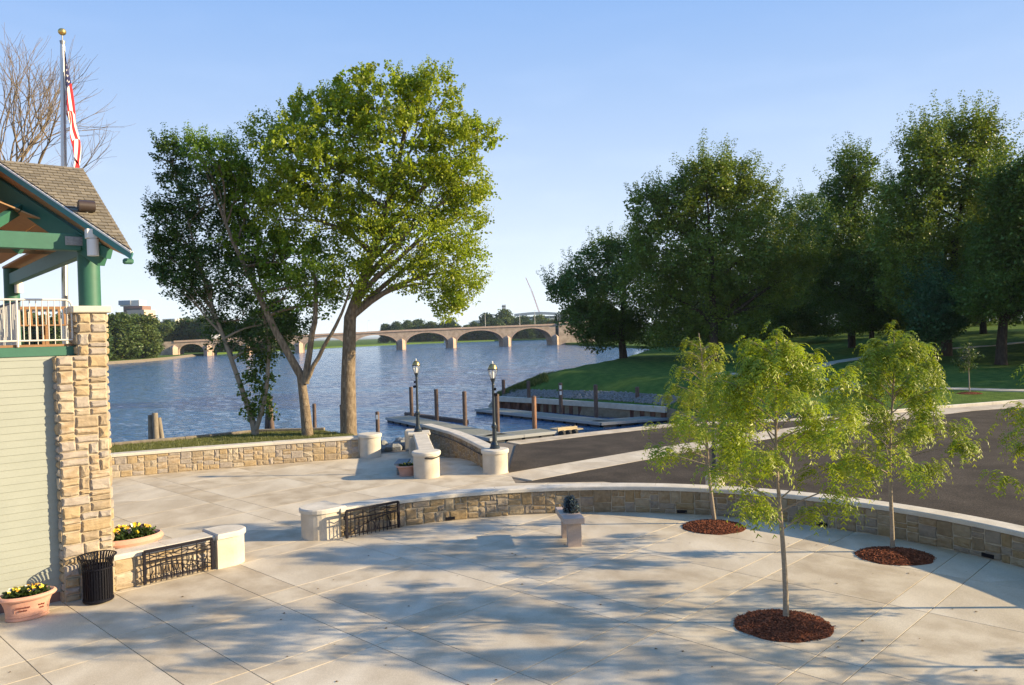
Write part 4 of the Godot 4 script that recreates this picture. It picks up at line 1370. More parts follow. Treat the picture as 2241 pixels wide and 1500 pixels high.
func lamp_post(at: Vector3, label: String) -> void:
	var t := thing("lamp_post", label, "lamp post", at, "acorn lamp posts")
	var mb := MB.new()
	mb.lathe(Vector3.ZERO, [[0.20, 0.0], [0.20, 0.06], [0.165, 0.10], [0.175, 0.15], [0.15, 0.20], [0.11, 0.27], [0.105, 0.30]], 20)
	part(t, "base", mb.mesh(), M.lamp)
	mb = MB.new()
	mb.lathe(Vector3.ZERO, [[0.095, 0.30], [0.085, 0.62], [0.085, 0.80], [0.115, 0.83], [0.12, 0.90], [0.085, 0.95], [0.07, 0.99], [0.058, 1.05], [0.052, 2.50], [0.060, 2.53], [0.052, 2.56], [0.055, 2.62], [0.095, 2.74], [0.105, 2.78]], 18)
	part(t, "shaft", mb.mesh(), M.lamp)
	mb = MB.new()
	mb.lathe(Vector3.ZERO, [[0.085, 2.785], [0.115, 2.85], [0.150, 2.95], [0.175, 3.06], [0.182, 3.13]], 20)
	part(t, "globe", mb.mesh(), M.glass)
	for k in 8:
		var a := TAU * k / 8
		var d := Vector3(cos(a), 0, sin(a))
		part(t, "globe_rib", rail_tube([d * 0.09 + Vector3.UP * 2.78, d * 0.12 + Vector3.UP * 2.85, d * 0.156 + Vector3.UP * 2.95, d * 0.181 + Vector3.UP * 3.06, d * 0.187 + Vector3.UP * 3.13], 0.006, 5), M.lamp)
	mb = MB.new()
	mb.lathe(Vector3.ZERO, [[0.04, 2.79], [0.05, 2.85], [0.055, 2.95], [0.045, 3.04], [0.001, 3.07]], 12)
	part(t, "bulb", mb.mesh(), M.bulb)
	mb = MB.new()
	mb.lathe(Vector3.ZERO, [[0.183, 3.13], [0.202, 3.135], [0.202, 3.165], [0.183, 3.17]], 20)
	part(t, "band", mb.mesh(), M.lamp)
	mb = MB.new()
	mb.lathe(Vector3.ZERO, [[0.182, 3.171], [0.170, 3.23], [0.140, 3.30], [0.095, 3.35], [0.045, 3.375]], 20)
	part(t, "dome", mb.mesh(), M.brass)
	mb = MB.new()
	mb.lathe(Vector3.ZERO, [[0.045, 3.376], [0.022, 3.40], [0.032, 3.43], [0.022, 3.46], [0.001, 3.475]], 10)
	part(t, "finial", mb.mesh(), M.bulb)
	var sgn := -1.0 if at.x < -3.0 else 1.0
	mb = MB.new()
	mb.box(Vector3(0.085 * sgn, 2.36, 0.01), Vector3(0.09, 0.10, 0.08), Basis.IDENTITY, 0.01)
	part(t, "socket_box", mb.mesh(), M.black)
	mb = MB.new()
	mb.tube([Vector3(0.03 * sgn, 2.16, 0), Vector3(0.16 * sgn, 2.13, 0.0)], [0.05, 0.065], 10)
	part(t, "side_spot", mb.mesh(), M.black)

# ---------------------------------------------------------------- docks and the far basin
func dock(label: String, A: Vector2, B: Vector2, width: float, modules: int) -> Node3D:
	# front edge from A to B, the deck behind it
	var t := thing("floating_dock", label, "dock", Vector3.ZERO, "floating docks")
	var d := (B - A).normalized()
	var r := Vector2(d.y, -d.x)
	if r.y > 0:
		r = -r
	var L := A.distance_to(B)
	for k in modules:
		var a := A + d * (L * k / modules + 0.02)
		var b := A + d * (L * (k + 1) / modules - 0.02)
		var mb := MB.new()
		mb.prism(PackedVector2Array([a + r * 0.08, b + r * 0.08, b + r * (width - 0.08), a + r * (width - 0.08)]), -2.3, -2.2)
		part(t, "deck", mb.mesh(), M.deck)
		mb = MB.new()
		for s in [0.0, width - 0.08]:
			mb.prism(PackedVector2Array([a + r * s, b + r * s, b + r * (s + 0.078), a + r * (s + 0.078)]), -2.42, -2.185, 0.015)
		part(t, "side_rail", mb.mesh(), M.dockside)
		var n := maxi(2, roundi(L / modules / 1.6))
		for j in n:
			var c := a.lerp(b, (j + 0.5) / n)
			mb = MB.new()
			mb.prism(PackedVector2Array([c - d * 0.62 + r * 0.1, c + d * 0.62 + r * 0.1, c + d * 0.62 + r * (width - 0.1), c - d * 0.62 + r * (width - 0.1)]), -2.95, -2.31)
			part(t, "float", mb.mesh(), M.float)
	return t

func piling(x: float, z: float, top: float, r: float, label: String, m: Material, plates := 0) -> void:
	var t := thing("piling", label, "piling", Vector3(x, WATER - 1.0, z), "steel pilings of the boat basin")
	var h := top - WATER + 1.0
	var mb := MB.new()
	mb.tube([Vector3.ZERO, Vector3(0, h - 0.02, 0), Vector3(0, h, 0)], [r, r, r * 0.9], 14)
	part(t, "shaft", mb.mesh(), m)
	mb = MB.new()
	mb.lathe(Vector3(0, h + 0.001, 0), [[r * 1.05, -0.06], [r * 1.06, 0.0], [r * 0.6, 0.05], [0.001, 0.07]], 14)
	part(t, "cap", mb.mesh(), M.pile)
	for k in plates:
		mb = MB.new()
		mb.box(Vector3(0, h - 0.38 - k * 0.55, r + 0.006), Vector3(r * 1.1, 0.36, 0.012))
		part(t, "number_plate", mb.mesh(), M.white)

func docks() -> void:
	dock("long floating dock behind the ramp wall, reaching left into the river", Vector2(-12.33, -75.97), Vector2(-1.95, -58.65), 2.4, 4)
	var t := dock("near floating dock ending in a pale timber bumper with tyres", Vector2(-1.86, -58.55), Vector2(3.3, -61.8), 2.3, 2)
	var d := Vector3(4.65 + 1.9, 0, -62.62 + 58.55).normalized()
	var b := Vector3(3.35, -2.0, -61.82)
	for k in 3:
		var mb := MB.new()
		mb.bar(b + Vector3(0, -0.02 - 0.13 * k, 0) + d * 0.02, b + Vector3(0, -0.02 - 0.13 * k, 0) + d * 1.9, 0.07, 0.11)
		part(t, "bumper_board", mb.mesh(), M.lightwood)
	for k in 5:
		var mb := MB.new()
		mb.box(b + d * (0.1 + 0.42 * k) + Vector3(-0.05, -0.15, -0.1), Vector3(0.08, 0.5, 0.08))
		part(t, "bumper_post", mb.mesh(), M.lightwood)
	for k in 3:
		var mb := MB.new()
		var c := b + d * (0.35 + 0.6 * k) + Vector3(0.06, -0.42, 0.1)
		mb.tube([c - Vector3(0.1, 0, -0.2), c + Vector3(0.1, 0, -0.2)], [0.24, 0.24], 14)
		part(t, "tyre", mb.mesh(), M.tyre)
	mb_deck(t, b, d)
	dock("far floating dock in front of the rusty sheet pile wall", Vector2(-4.07, -81.8), Vector2(7.2, -66.55), 2.3, 4)
	dock("floating dock section bending right under the bank towards the boat ramp", Vector2(7.3, -66.45), Vector2(13.7, -69.0), 2.1, 2)
	# low timber boom and the dock at the left
	var lb := thing("log_boom", "low dark timber boom floating just behind the long dock", "log boom")
	for k in 2:
		var mb := MB.new()
		mb.bar(Vector3(-10.9 - 0.2 * k, -2.46, -81.0 - 0.5 * k), Vector3(-4.3 - 0.2 * k, -2.46, -72.3 - 0.5 * k), 0.42, 0.36, Vector3.UP, 0.05)
		part(lb, "timber", mb.mesh(), M.pile)
	dock("floating dock behind the trunks of the three bank trees", Vector2(-18.6, -52.5), Vector2(-11.5, -51.5), 2.2, 3)
	var pl := [[-9.94, -77.13, 0.54, "leftmost of the three dark pilings along the long dock"], [-7.16, -73.55, 0.49, "middle of the three dark pilings along the long dock"], [-4.26, -68.79, 0.55, "rightmost of the three dark pilings along the long dock"], [-1.37, -64.84, 0.54, "dark piling directly behind the right lamp post"], [-1.06, -86.12, 0.47, "dark piling at the left end of the sheet pile wall"], [1.59, -82.68, 0.46, "piling in front of the sheet pile wall, second from its left end"], [4.52, -76.19, 0.59, "dark piling with pale number plates by the sheet pile wall"], [7.58, -73.24, 0.52, "brown piling right of the numbered one by the sheet pile wall"], [11.45, -73.42, 0.19, "rightmost piling by the sheet pile wall, near the young trees"]]
	for q in pl:
		piling(q[0], q[1], q[2], 0.19, q[3], M.pile, 2 if q[0] == 4.52 else 0)
	piling(1.65, -64.76, 0.31, 0.19, "sunlit rust brown piling at the end of the near dock", M.pilerust)
	piling(-11.02, -64.03, -0.55, 0.16, "short dark piling just right of the river wall's round pier", M.pile, 1)
	piling(-13.99, -64.69, 0.05, 0.19, "piling showing beside the left edge of the biggest trunk", M.pilerust)
	piling(-16.25, -64.65, 0.19, 0.15, "dark piling against the right edge of the forked trunk", M.pile)
	# clusters of timber piles
	t = thing("mooring_dolphin", "three leaning timber piles bound together on the left bank", "mooring piles", Vector3(-17.55, -1.0, -38.9))
	for q in [[-0.27, 0, -0.25, 0.13, 3.0], [0.10, 0.2, 0.0, 0.14, 3.1], [0.44, -0.1, 0.13, 0.10, 2.85]]:
		var mb := MB.new()
		mb.tube([Vector3(q[0], 0, q[1]), Vector3(q[2], q[4], q[1] * 0.5)], [q[3] + 0.02, q[3]], 12)
		part(t, "pile", mb.mesh(), M.timber)
	t = thing("mooring_dolphin", "pair of grey timber piles leaning together behind the twin trunked tree", "mooring piles", Vector3(-15.45, -3.0, -50.5))
	for q in [[-0.45, 0, -0.12], [0.25, 0.2, -0.1]]:
		var mb := MB.new()
		mb.tube([Vector3(q[0], 0, q[1]), Vector3(q[2], 4.75, 0)], [0.2, 0.17], 12)
		part(t, "pile", mb.mesh(), M.pile)
	var mbc := MB.new()
	mbc.lathe(Vector3(-0.1, 4.70, 0), [[0.25, 0], [0.25, 0.25], [0.001, 0.3]], 12)
	part(t, "cap", mbc.mesh(), M.float)
	# sheet pile wall with a concrete cap
	t = thing("sheet_pile_wall", "rusty corrugated sheet pile wall with a concrete cap below the lawn", "retaining wall")
	var W := [Vector3(-1.5, 0, -85.6), Vector3(3.2, 0, -81.1), Vector3(8.5, 0, -75.3), Vector3(13.4, 0, -69.0)]
	for i in W.size() - 1:
		var n := roundi(W[i].distance_to(W[i + 1]) / 0.62)
		var e: Vector3 = (W[i + 1] - W[i]).normalized()
		var o := Vector3(-e.z, 0, e.x)
		for k in n:
			var a: Vector3 = W[i].lerp(W[i + 1], float(k) / n)
			var c: Vector3 = W[i].lerp(W[i + 1], float(k + 1) / n)
			var f: float = 0.0 if k % 2 else 0.28
			var g: float = 0.28 - f
			var mb := MB.new()
			var m := a.lerp(c, 0.72)
			mb.quad(a + o * f + Vector3.UP * -3.2, m + o * f + Vector3.UP * -3.2, m + o * f + Vector3.UP * -1.52, a + o * f + Vector3.UP * -1.52, o)
			mb.quad(m + o * f + Vector3.UP * -3.2, c + o * g + Vector3.UP * -3.2, c + o * g + Vector3.UP * -1.52, m + o * f + Vector3.UP * -1.52, o)
			part(t, "sheet", mb.mesh(), M.rust)
		var mb3 := MB.new()
		mb3.sweep([W[i], W[i + 1]], PackedVector2Array([Vector2(-0.35, -1.75), Vector2(-0.35, -1.25), Vector2(0.42, -1.25), Vector2(0.42, -1.75)]))
		part(t, "cap", mb3.mesh(), M.cast)
	# rip-rap strip behind the cap
	var ic := boulder(Vector3.ZERO, 1.0, 3)
	var xf := []
	for k in 2600:
		var s := rng.randf()
		var i := mini(int(s * 3), 2)
		var p: Vector3 = W[i].lerp(W[i + 1], s * 3 - i)
		var e: Vector3 = (W[i + 1] - W[i]).normalized()
		p += Vector3(e.z, 0, -e.x) * rr(0.3, 1.9)
		p.y = lawn_height(p.x, p.z) + 0.02
		xf.append(Transform3D(Basis.from_euler(Vector3(rr(0, 6), rr(0, 6), rr(0, 6))).scaled(Vector3.ONE * rr(0.05, 0.12)), p))
	var rp := many(self, "gravel", ic, M.gravel, xf)
	rp.set_meta("label", "strip of grey stones between the sheet pile cap and the lawn")

func mb_deck(t: Node3D, b: Vector3, d: Vector3) -> void:
	var mb := MB.new()
	mb.bar(b + Vector3(0, -0.23, -1.0), b + d * 1.9 + Vector3(0, -0.23, -1.0), 1.9, 0.1)
	part(t, "end_deck", mb.mesh(), M.lightwood)

# ---------------------------------------------------------------- the arched bridge
const BRIDGE_AT := Vector3(-67.84, 0, -490.0)
const BRIDGE_ALONG := Vector3(0.97926, 0, -0.20261)
const BRIDGE_OUT := Vector3(0.20261, 0, 0.97926)

func bp(s: float, y: float, k: float) -> Vector3:
	return BRIDGE_AT + BRIDGE_ALONG * s + Vector3.UP * y + BRIDGE_OUT * k

func bridge() -> void:
	var t := thing("stone_bridge", "long pinkish stone bridge with nine low arches across the river", "bridge")
	var piers := [-132.0, -113.2, -91.3, -61.2, -31.5, 0.0, 31.4, 66.3, 98.0]
	var top := func(s: float) -> float: return 6.75 + (s + 132.0) / 140.0 * 3.0 if s < 8.0 else 9.75 + (s - 8.0) / 90.0 * 1.25
	var half := 2.6
	var depth := 15.0
	for i in piers.size() - 1:
		var a: float = piers[i]
		var b: float = piers[i + 1]
		var ta: float = top.call(a)
		var tb: float = top.call(b)
		var sp := -0.2
		var crown: float = (ta + tb) / 2 - 2.35
		var pl := PackedVector2Array([Vector2(a, sp), Vector2(a, ta - 0.9), Vector2(b, tb - 0.9), Vector2(b, sp), Vector2(b - half, sp)])
		var arc := []
		for k in 21:
			var an := PI * k / 20
			arc.append(Vector2((a + b) / 2 + cos(an) * ((b - a) / 2 - half), sp + pow(sin(an), 0.85) * (crown - sp)))
		for k in range(1, 21):
			pl.append(arc[k])
		var mb := MB.new()
		var idx := Geometry2D.triangulate_polygon(pl)
		for k in range(0, idx.size(), 3):
			for f in [[0.0, 1.0], [-depth, -1.0]]:
				mb.tri(bp(pl[idx[k]].x, pl[idx[k]].y, f[0]), bp(pl[idx[k + 1]].x, pl[idx[k + 1]].y, f[0]), bp(pl[idx[k + 2]].x, pl[idx[k + 2]].y, f[0]), BRIDGE_OUT * f[1])
		for k in 20:
			var c: Vector2 = (arc[k] + arc[k + 1]) / 2
			mb.quad(bp(arc[k].x, arc[k].y, 0), bp(arc[k + 1].x, arc[k + 1].y, 0), bp(arc[k + 1].x, arc[k + 1].y, -depth), bp(arc[k].x, arc[k].y, -depth), bp((a + b) / 2, sp, -depth / 2) - bp(c.x, c.y, -depth / 2))
		mb.quad(bp(a, ta - 0.9, 0), bp(b, tb - 0.9, 0), bp(b, tb - 0.9, -depth), bp(a, ta - 0.9, -depth), Vector3.UP)
		part(t, "arch", mb.mesh(), M.bridge)
		# ring of arch stones, a little proud
		mb = MB.new()
		for k in 20:
			var c0: Vector2 = arc[k]
			var c1: Vector2 = arc[k + 1]
			var o := Vector2((a + b) / 2, sp - 6.0)
			var e0 := c0 + (c0 - o).normalized() * 0.55
			var e1 := c1 + (c1 - o).normalized() * 0.55
			mb.quad(bp(c0.x, c0.y, 0.12), bp(c1.x, c1.y, 0.12), bp(e1.x, e1.y, 0.12), bp(e0.x, e0.y, 0.12), BRIDGE_OUT)
			mb.quad(bp(e0.x, e0.y, 0.12), bp(e1.x, e1.y, 0.12), bp(e1.x, e1.y, 0), bp(e0.x, e0.y, 0), Vector3.UP)
			mb.quad(bp(c0.x, c0.y, 0.12), bp(c1.x, c1.y, 0.12), bp(c1.x, c1.y, 0), bp(c0.x, c0.y, 0), Vector3.DOWN)
		part(t, "arch_ring", mb.mesh(), M.bridgetrim)
		for f in [[0.35, -0.3], [-depth - 0.35, -depth + 0.3]]:
			mb = MB.new()
			var A := bp(a + 0.02, 0, (f[0] + f[1]) / 2)
			var B := bp(b - 0.02, 0, (f[0] + f[1]) / 2)
			mb.bar(A + Vector3.UP * (ta - 0.45), B + Vector3.UP * (tb - 0.45), 0.66, 0.9)
			mb.bar(A + Vector3.UP * (ta - 0.95), B + Vector3.UP * (tb - 0.95), 0.9, 0.25)
			part(t, "parapet", mb.mesh(), M.bridgetrim)
	for i in piers.size():
		var c: float = piers[i]
		var mb := MB.new()
		var wd := half if i < piers.size() - 1 else 7.0
		mb.box(bp(c + (0.0 if i < piers.size() - 1 else 5.0), -2.35, -depth / 2), Vector3(wd * 2, 4.3, depth - 0.1), Basis(BRIDGE_ALONG, Vector3.UP, BRIDGE_OUT))
		# pointed cutwater with a sloping head
		var hh := 3.9
		for f in [[0.0, 1.0], [-depth, -1.0]]:
			var l := bp(c - 2.2, -4.5, f[0])
			var r := bp(c + 2.2, -4.5, f[0])
			var n := bp(c, -4.5, f[0] + 3.4 * f[1])
			var U := Vector3.UP
			mb.quad(l, n, n + U * (hh + 3.3), l + U * (hh + 3.3), -BRIDGE_ALONG + BRIDGE_OUT * f[1])
			mb.quad(r, n, n + U * (hh + 3.3), r + U * (hh + 3.3), BRIDGE_ALONG + BRIDGE_OUT * f[1])
			var apex := bp(c, hh + 0.4, f[0])
			mb.tri(l + U * (hh + 3.3), n + U * (hh + 3.3), apex, U)
			mb.tri(r + U * (hh + 3.3), n + U * (hh + 3.3), apex, U)
		part(t, "pier", mb.mesh(), M.bridgetrim if i < piers.size() - 1 else M.bridge)
	# abutment block on the right
	var mb2 := MB.new()
	mb2.box(bp(112.0, 4.0, -depth / 2 + 0.6), Vector3(24.0, 14.2, depth), Basis(BRIDGE_ALONG, Vector3.UP, BRIDGE_OUT))
	part(t, "abutment", mb2.mesh(), M.bridge)
	mb2 = MB.new()
	mb2.bar(bp(100.0, 11.3, 1.3), bp(124.0, 11.9, 1.3), 0.7, 0.8)
	part(t, "parapet", mb2.mesh(), M.bridgetrim)
	mb2 = MB.new()
	mb2.box(bp(-150.0, 1.5, -depth / 2), Vector3(36.2, 9.6, depth), Basis(BRIDGE_ALONG, Vector3.UP, BRIDGE_OUT))
	part(t, "abutment", mb2.mesh(), M.bridge)
	# light poles, sign frames and a lorry on the deck
	var k := 0
	for q in [[-42.0, 7.5, "short light pole on the bridge seen beside the biggest trunk"], [-20.0, 7.5, "short light pole on the bridge right of the biggest trunk"], [53.5, 9.0, "light pole on the bridge left of the stadium"], [76.0, 8.0, "light pole on the bridge in front of the stadium"], [86.0, 10.0, "tallest light pole on the bridge, beside the crane"]]:
		var p := thing("bridge_light_pole", q[2], "light pole", bp(q[0], top.call(q[0]) - 0.9, -6.0), "light poles on the bridge")
		var mb := MB.new()
		mb.tube([Vector3.ZERO, Vector3(0, q[1], 0)], [0.16, 0.1], 6)
		part(p, "shaft", mb.mesh(), M.palewall)
		mb = MB.new()
		mb.bar(Vector3(0, q[1], 0), Vector3(1.2, q[1] + 0.2, 0.3), 0.2, 0.12)
		part(p, "arm", mb.mesh(), M.palewall)
	for q in [[101.2, "left lattice sign tower on the bridge abutment"], [107.0, "right lattice sign tower on the bridge abutment"]]:
		var p := thing("sign_tower", q[1], "sign tower", bp(q[0], 11.0, -3.0), "lattice towers on the bridge")
		for x in [-0.8, 0.8]:
			var mb := MB.new()
			mb.bar(Vector3(x, 0, 0), Vector3(x, 6.2, 0), 0.16, 0.16)
			part(p, "leg", mb.mesh(), M.palewall)
		for j in 5:
			var mb := MB.new()
			var f := -0.8 if j % 2 else 0.8
			mb.bar(Vector3(f, j * 1.2, 0), Vector3(-f, (j + 1) * 1.2, 0), 0.1, 0.1)
			part(p, "brace", mb.mesh(), M.palewall)
	var tr := thing("box_truck", "small white box truck crossing the left part of the bridge", "truck", bp(-108.5, top.call(-108.5) - 0.9, -4.0))
	tr.basis = Basis(BRIDGE_ALONG, Vector3.UP, BRIDGE_OUT)
	for q in [["cargo_box", Vector3(-0.8, 1.95, 0), Vector3(4.6, 2.6, 2.3), M.white], ["cab", Vector3(2.5, 1.3, 0), Vector3(1.7, 1.9, 2.1), M.palewall], ["windscreen", Vector3(3.37, 1.75, 0), Vector3(0.06, 0.7, 1.8), M.darkglass]]:
		var mb := MB.new()
		mb.box(q[1], q[2], Basis.IDENTITY, 0.05)
		part(tr, q[0], mb.mesh(), q[3])
	for x in [-2.2, 2.4]:
		for z in [-1.0, 1.0]:
			var mb := MB.new()
			mb.tube([Vector3(x, 0.42, z - 0.12), Vector3(x, 0.42, z + 0.12)], [0.42, 0.42], 12)
			part(tr, "wheel", mb.mesh(), M.tyre)
	# a motor boat moored beyond the bridge
	var bt := thing("motor_boat", "white motor cruiser seen through the arch beneath the bridge", "boat", Vector3(-52, WATER, -640))
	var hull := MB.new()
	var sec := []
	for j in 6:
		var z := -5.0 + j * 2.0
		var w: float = [1.6, 1.75, 1.75, 1.5, 0.9, 0.05][j]
		sec.append([Vector3(-w, 1.4 + 0.06 * j * j, z), Vector3(-w * 0.6, -0.3, z), Vector3(w * 0.6, -0.3, z), Vector3(w, 1.4 + 0.06 * j * j, z)])
	for j in 5:
		for e in 3:
			hull.quad(sec[j][e], sec[j][e + 1], sec[j + 1][e + 1], sec[j + 1][e], sec[j][e] + sec[j][e + 1] + Vector3(0, -1, 0))
		hull.quad(sec[j][0], sec[j][3], sec[j + 1][3], sec[j + 1][0], Vector3.UP)
	hull.quad(sec[0][0], sec[0][1], sec[0][2], sec[0][3], Vector3(0, 0, -1))
	part(bt, "hull", hull.mesh(), M.white)
	var cb := MB.new()
	cb.box(Vector3(0, 2.2, -1.2), Vector3(2.4, 1.6, 4.0), Basis.IDENTITY, 0.2)
	part(bt, "cabin", cb.mesh(), M.white)
	cb = MB.new()
	cb.box(Vector3(0, 2.4, -1.2), Vector3(2.46, 0.5, 3.4))
	part(bt, "window_band", cb.mesh(), M.darkglass)
	cb = MB.new()
	cb.box(Vector3(0, 3.6, -1.8), Vector3(1.9, 1.1, 2.0), Basis.IDENTITY, 0.2)
	part(bt, "flybridge", cb.mesh(), M.white)
	bt.rotation.y = 0.7

# ---------------------------------------------------------------- far banks, buildings
func windows_block(t: Node3D, called: String, c: Vector3, s: Vector3, m: Material, rows: int, turn: float) -> void:
	var b := Basis(Vector3.UP, turn)
	var mb := MB.new()
	mb.box(c, s, b)
	part(t, called, mb.mesh(), m)
	for r in rows:
		var y := c.y + s.y / 2 - s.y * (r + 0.62) / rows
		mb = MB.new()
		mb.box(Vector3(c.x, y, c.z) + b.z * (s.z / 2 + 0.05), Vector3(s.x * 0.82, s.y / rows * 0.33, 0.3), b)
		part(t, "window_band", mb.mesh(), M.darkglass)
		mb = MB.new()
		mb.box(Vector3(c.x, y, c.z) + b.x * (s.x / 2 + 0.05) * -1.0, Vector3(0.3, s.y / rows * 0.33, s.z * 0.7), b)
		part(t, "window_band", mb.mesh(), M.darkglass)

func far_side() -> void:
	var mb := MB.new()
	mb.prism(poly([[-1400, -150], [-260, -230], [-172, -300], [-167, -332], [-166, -356], [-172, -400], [-188, -468], [-176, -560], [-150, -700], [-95, -830], [-20, -905], [60, -900], [70, -700], [40, -600], [34, -505], [46, -420], [61, -298], [1400, -298], [1400, -2900], [-1400, -2900]]), -4.0, -1.5)
	struct("far_bank", mb.mesh(), M.lawn)
	var p := [Vector3(-260, 0, -230), Vector3(-172, 0, -300), Vector3(-167, 0, -332), Vector3(-166, 0, -356), Vector3(-172, 0, -400), Vector3(-188, 0, -468)]
	mb = MB.new()
	for i in p.size() - 1:
		var o := Vector3((p[i + 1] - p[i]).z, 0, -(p[i + 1] - p[i]).x).normalized()
		o = -o if o.x < 0 else o
		mb.quad(p[i] + Vector3.UP * -1.45, p[i + 1] + Vector3.UP * -1.45, p[i + 1] + o * 3.0 + Vector3.UP * -3.0, p[i] + o * 3.0 + Vector3.UP * -3.0, Vector3.UP + o)
	struct("shore", mb.mesh(), M.bank)
	# office block among the left bank trees
	var t := thing("office_building", "pinkish office block with dark window bands above the left bank trees", "building")
	windows_block(t, "front_block", Vector3(-292, 15, -628), Vector3(14.5, 34, 16), M.pinkwall, 4, -0.12)
	windows_block(t, "side_block", Vector3(-306, 15, -636), Vector3(12, 32, 16), M.pinkwall, 4, -0.12)
	windows_block(t, "upper_floor", Vector3(-297, 33.2, -632), Vector3(16, 4.4, 12), M.brownband, 1, -0.12)
	mb = MB.new()
	mb.box(Vector3(-300, 37.6, -632), Vector3(16, 4.6, 10), Basis(Vector3.UP, -0.12))
	part(t, "penthouse", mb.mesh(), M.palewall)
	mb = MB.new()
	mb.box(Vector3(-304, 38.2, -632), Vector3(10, 3.6, 10.4), Basis(Vector3.UP, -0.12))
	part(t, "penthouse_screen", mb.mesh(), M.greyroof)
	t = thing("low_building", "low pale building right of the pinkish office block behind the trees", "building")
	windows_block(t, "main_block", Vector3(-268, 11, -632), Vector3(11, 27, 14), M.palewall, 5, -0.2)
	windows_block(t, "side_block", Vector3(-256, 10, -636), Vector3(9, 24, 12), M.palewall, 5, -0.2)
	# stadium with a shallow grey roof, hall, tower and crane beyond the bridge
	t = thing("stadium", "wide stadium with a shallow grey curved roof beyond the bridge", "stadium")
	mb = MB.new()
	var ar := []
	for k in 13:
		var s := k / 12.0
		ar.append(Vector3(5 + 72 * s, 35.0 + 2.6 * sin(PI * clampf(s * 0.9 + 0.05, 0, 1)), -1300))
	mb.sweep(ar, PackedVector2Array([Vector2(-25, -1.0), Vector2(-25, 1.5), Vector2(14, 1.5), Vector2(14, -3.0)]))
	part(t, "roof", mb.mesh(), M.greyroof)
	mb = MB.new()
	mb.box(Vector3(41, 15, -1306), Vector3(66, 34, 26))
	part(t, "seating_block", mb.mesh(), M.bluegrey)
	for k in 8:
		mb = MB.new()
		mb.box(Vector3(10 + k * 8.6, 15, -1291.5), Vector3(1.2, 36, 1.2))
		part(t, "pillar", mb.mesh(), M.palewall)
	for y in [21.0, 27.5]:
		mb = MB.new()
		mb.box(Vector3(41, y, -1291.8), Vector3(67, 2.0, 1.6))
		part(t, "concourse", mb.mesh(), M.palewall)
	t = thing("sports_hall", "grey hall with an arched roof left of the stadium", "building")
	mb = MB.new()
	ar = []
	for k in 9:
		ar.append(Vector3(-46 + 32 * k / 8.0, 31.5 + 5.0 * sin(PI * k / 8.0), -1290))
	mb.sweep(ar, PackedVector2Array([Vector2(-15, -1), Vector2(-15, 0.8), Vector2(12, 0.8), Vector2(12, -1)]))
	part(t, "roof", mb.mesh(), M.greyroof)
	windows_block(t, "main_block", Vector3(-30, 14, -1292), Vector3(32, 35, 22), M.bluegrey, 3, 0.0)
	windows_block(t, "annex", Vector3(-54, 12, -1292), Vector3(18, 32, 20), M.palewall, 4, 0.0)
	t = thing("tower", "slim pale tower rising behind the trees left of the crane", "tower")
	windows_block(t, "shaft", Vector3(-12, 26, -1340), Vector3(6.6, 56, 6.6), M.palewall, 12, 0.0)
	t = thing("construction_crane", "thin red lattice crane leaning left behind the stadium", "crane", Vector3(50.0, 30, -1330))
	var c0 := Vector3(0, 0, 0)
	var c1 := Vector3(-24.0, 68, 0)
	for q in [[-0.9, -0.9], [0.9, -0.9], [0.0, 0.9]]:
		mb = MB.new()
		mb.bar(c0 + Vector3(q[0], 0, q[1]), c0.lerp(c1, 0.62) + Vector3(q[0], 4, q[1]), 0.4, 0.4)
		mb.bar(c0.lerp(c1, 0.62) + Vector3(q[0], 4, q[1]), c1 + Vector3(q[0] * 0.3, 0, q[1] * 0.3), 0.3, 0.3)
		part(t, "chord", mb.mesh(), M.redpaint)
	for k in 16:
		mb = MB.new()
		var a := c0.lerp(c1, 0.62).lerp(c0, 1.0 - k / 16.0) + Vector3(0, 4.0 * k / 16.0, 0)
		var b := a + Vector3(-0.9, 2.6, 0)
		mb.bar(a + Vector3(-0.9 if k % 2 else 0.9, 0, 0), b + Vector3(0.9 if k % 2 else -0.9, 0, 0), 0.25, 0.25)
		part(t, "lattice", mb.mesh(), M.redpaint)
	mb = MB.new()
	mb.box(Vector3(0, -15, 0), Vector3(5, 32, 5))
	part(t, "base", mb.mesh(), M.redpaint)

# ---------------------------------------------------------------- trees
func leaf_cluster(n: int, spread: float, size: float, flat: float, seed_: int) -> ArrayMesh:
	# a few separate leaves, each a folded kite
	var r := RandomNumberGenerator.new()
	r.seed = seed_
	var mb := MB.new()
	for k in n:
		var o := Vector3(r.randf_range(-1, 1), r.randf_range(-0.8, 0.8), r.randf_range(-1, 1))
		o = o.limit_length(1.0) * spread
		var d := Vector3(r.randf_range(-1, 1), r.randf_range(-1, 0.3) * (1.0 - flat), r.randf_range(-1, 1)).normalized()
		var up := Vector3(r.randf_range(-1, 1), r.randf_range(0.2, 1) + flat, r.randf_range(-1, 1)).normalized()
		var s := d.cross(up).normalized()
		up = s.cross(d)
		var z := size * r.randf_range(0.75, 1.25)
		var a := o
		var b := o + d * z
		var l := o + d * z * 0.42 + s * z * 0.46 + up * z * 0.12
		var m := o + d * z * 0.42 - s * z * 0.46 + up * z * 0.12
		mb.tri(a, l, b, up)
		mb.tri(a, b, m, up)
	return mb.mesh()

func limb_tube(mb: MB, a: Vector3, b: Vector3, ra: float, rb: float, sag: float, sides: int) -> Array:
	var pts := []
	var rad := []
	var side := rv() * a.distance_to(b) * 0.07
	for k in 6:
		var s := k / 5.0
		var p := a.lerp(b, s) + Vector3.UP * sag * sin(PI * s) + side * sin(PI * s) + rv() * a.distance_to(b) * 0.012
		if k == 0:
			p = a
		pts.append(p)
		rad.append(lerpf(ra, rb, s))
	mb.tube(pts, rad, sides, false)
	return pts

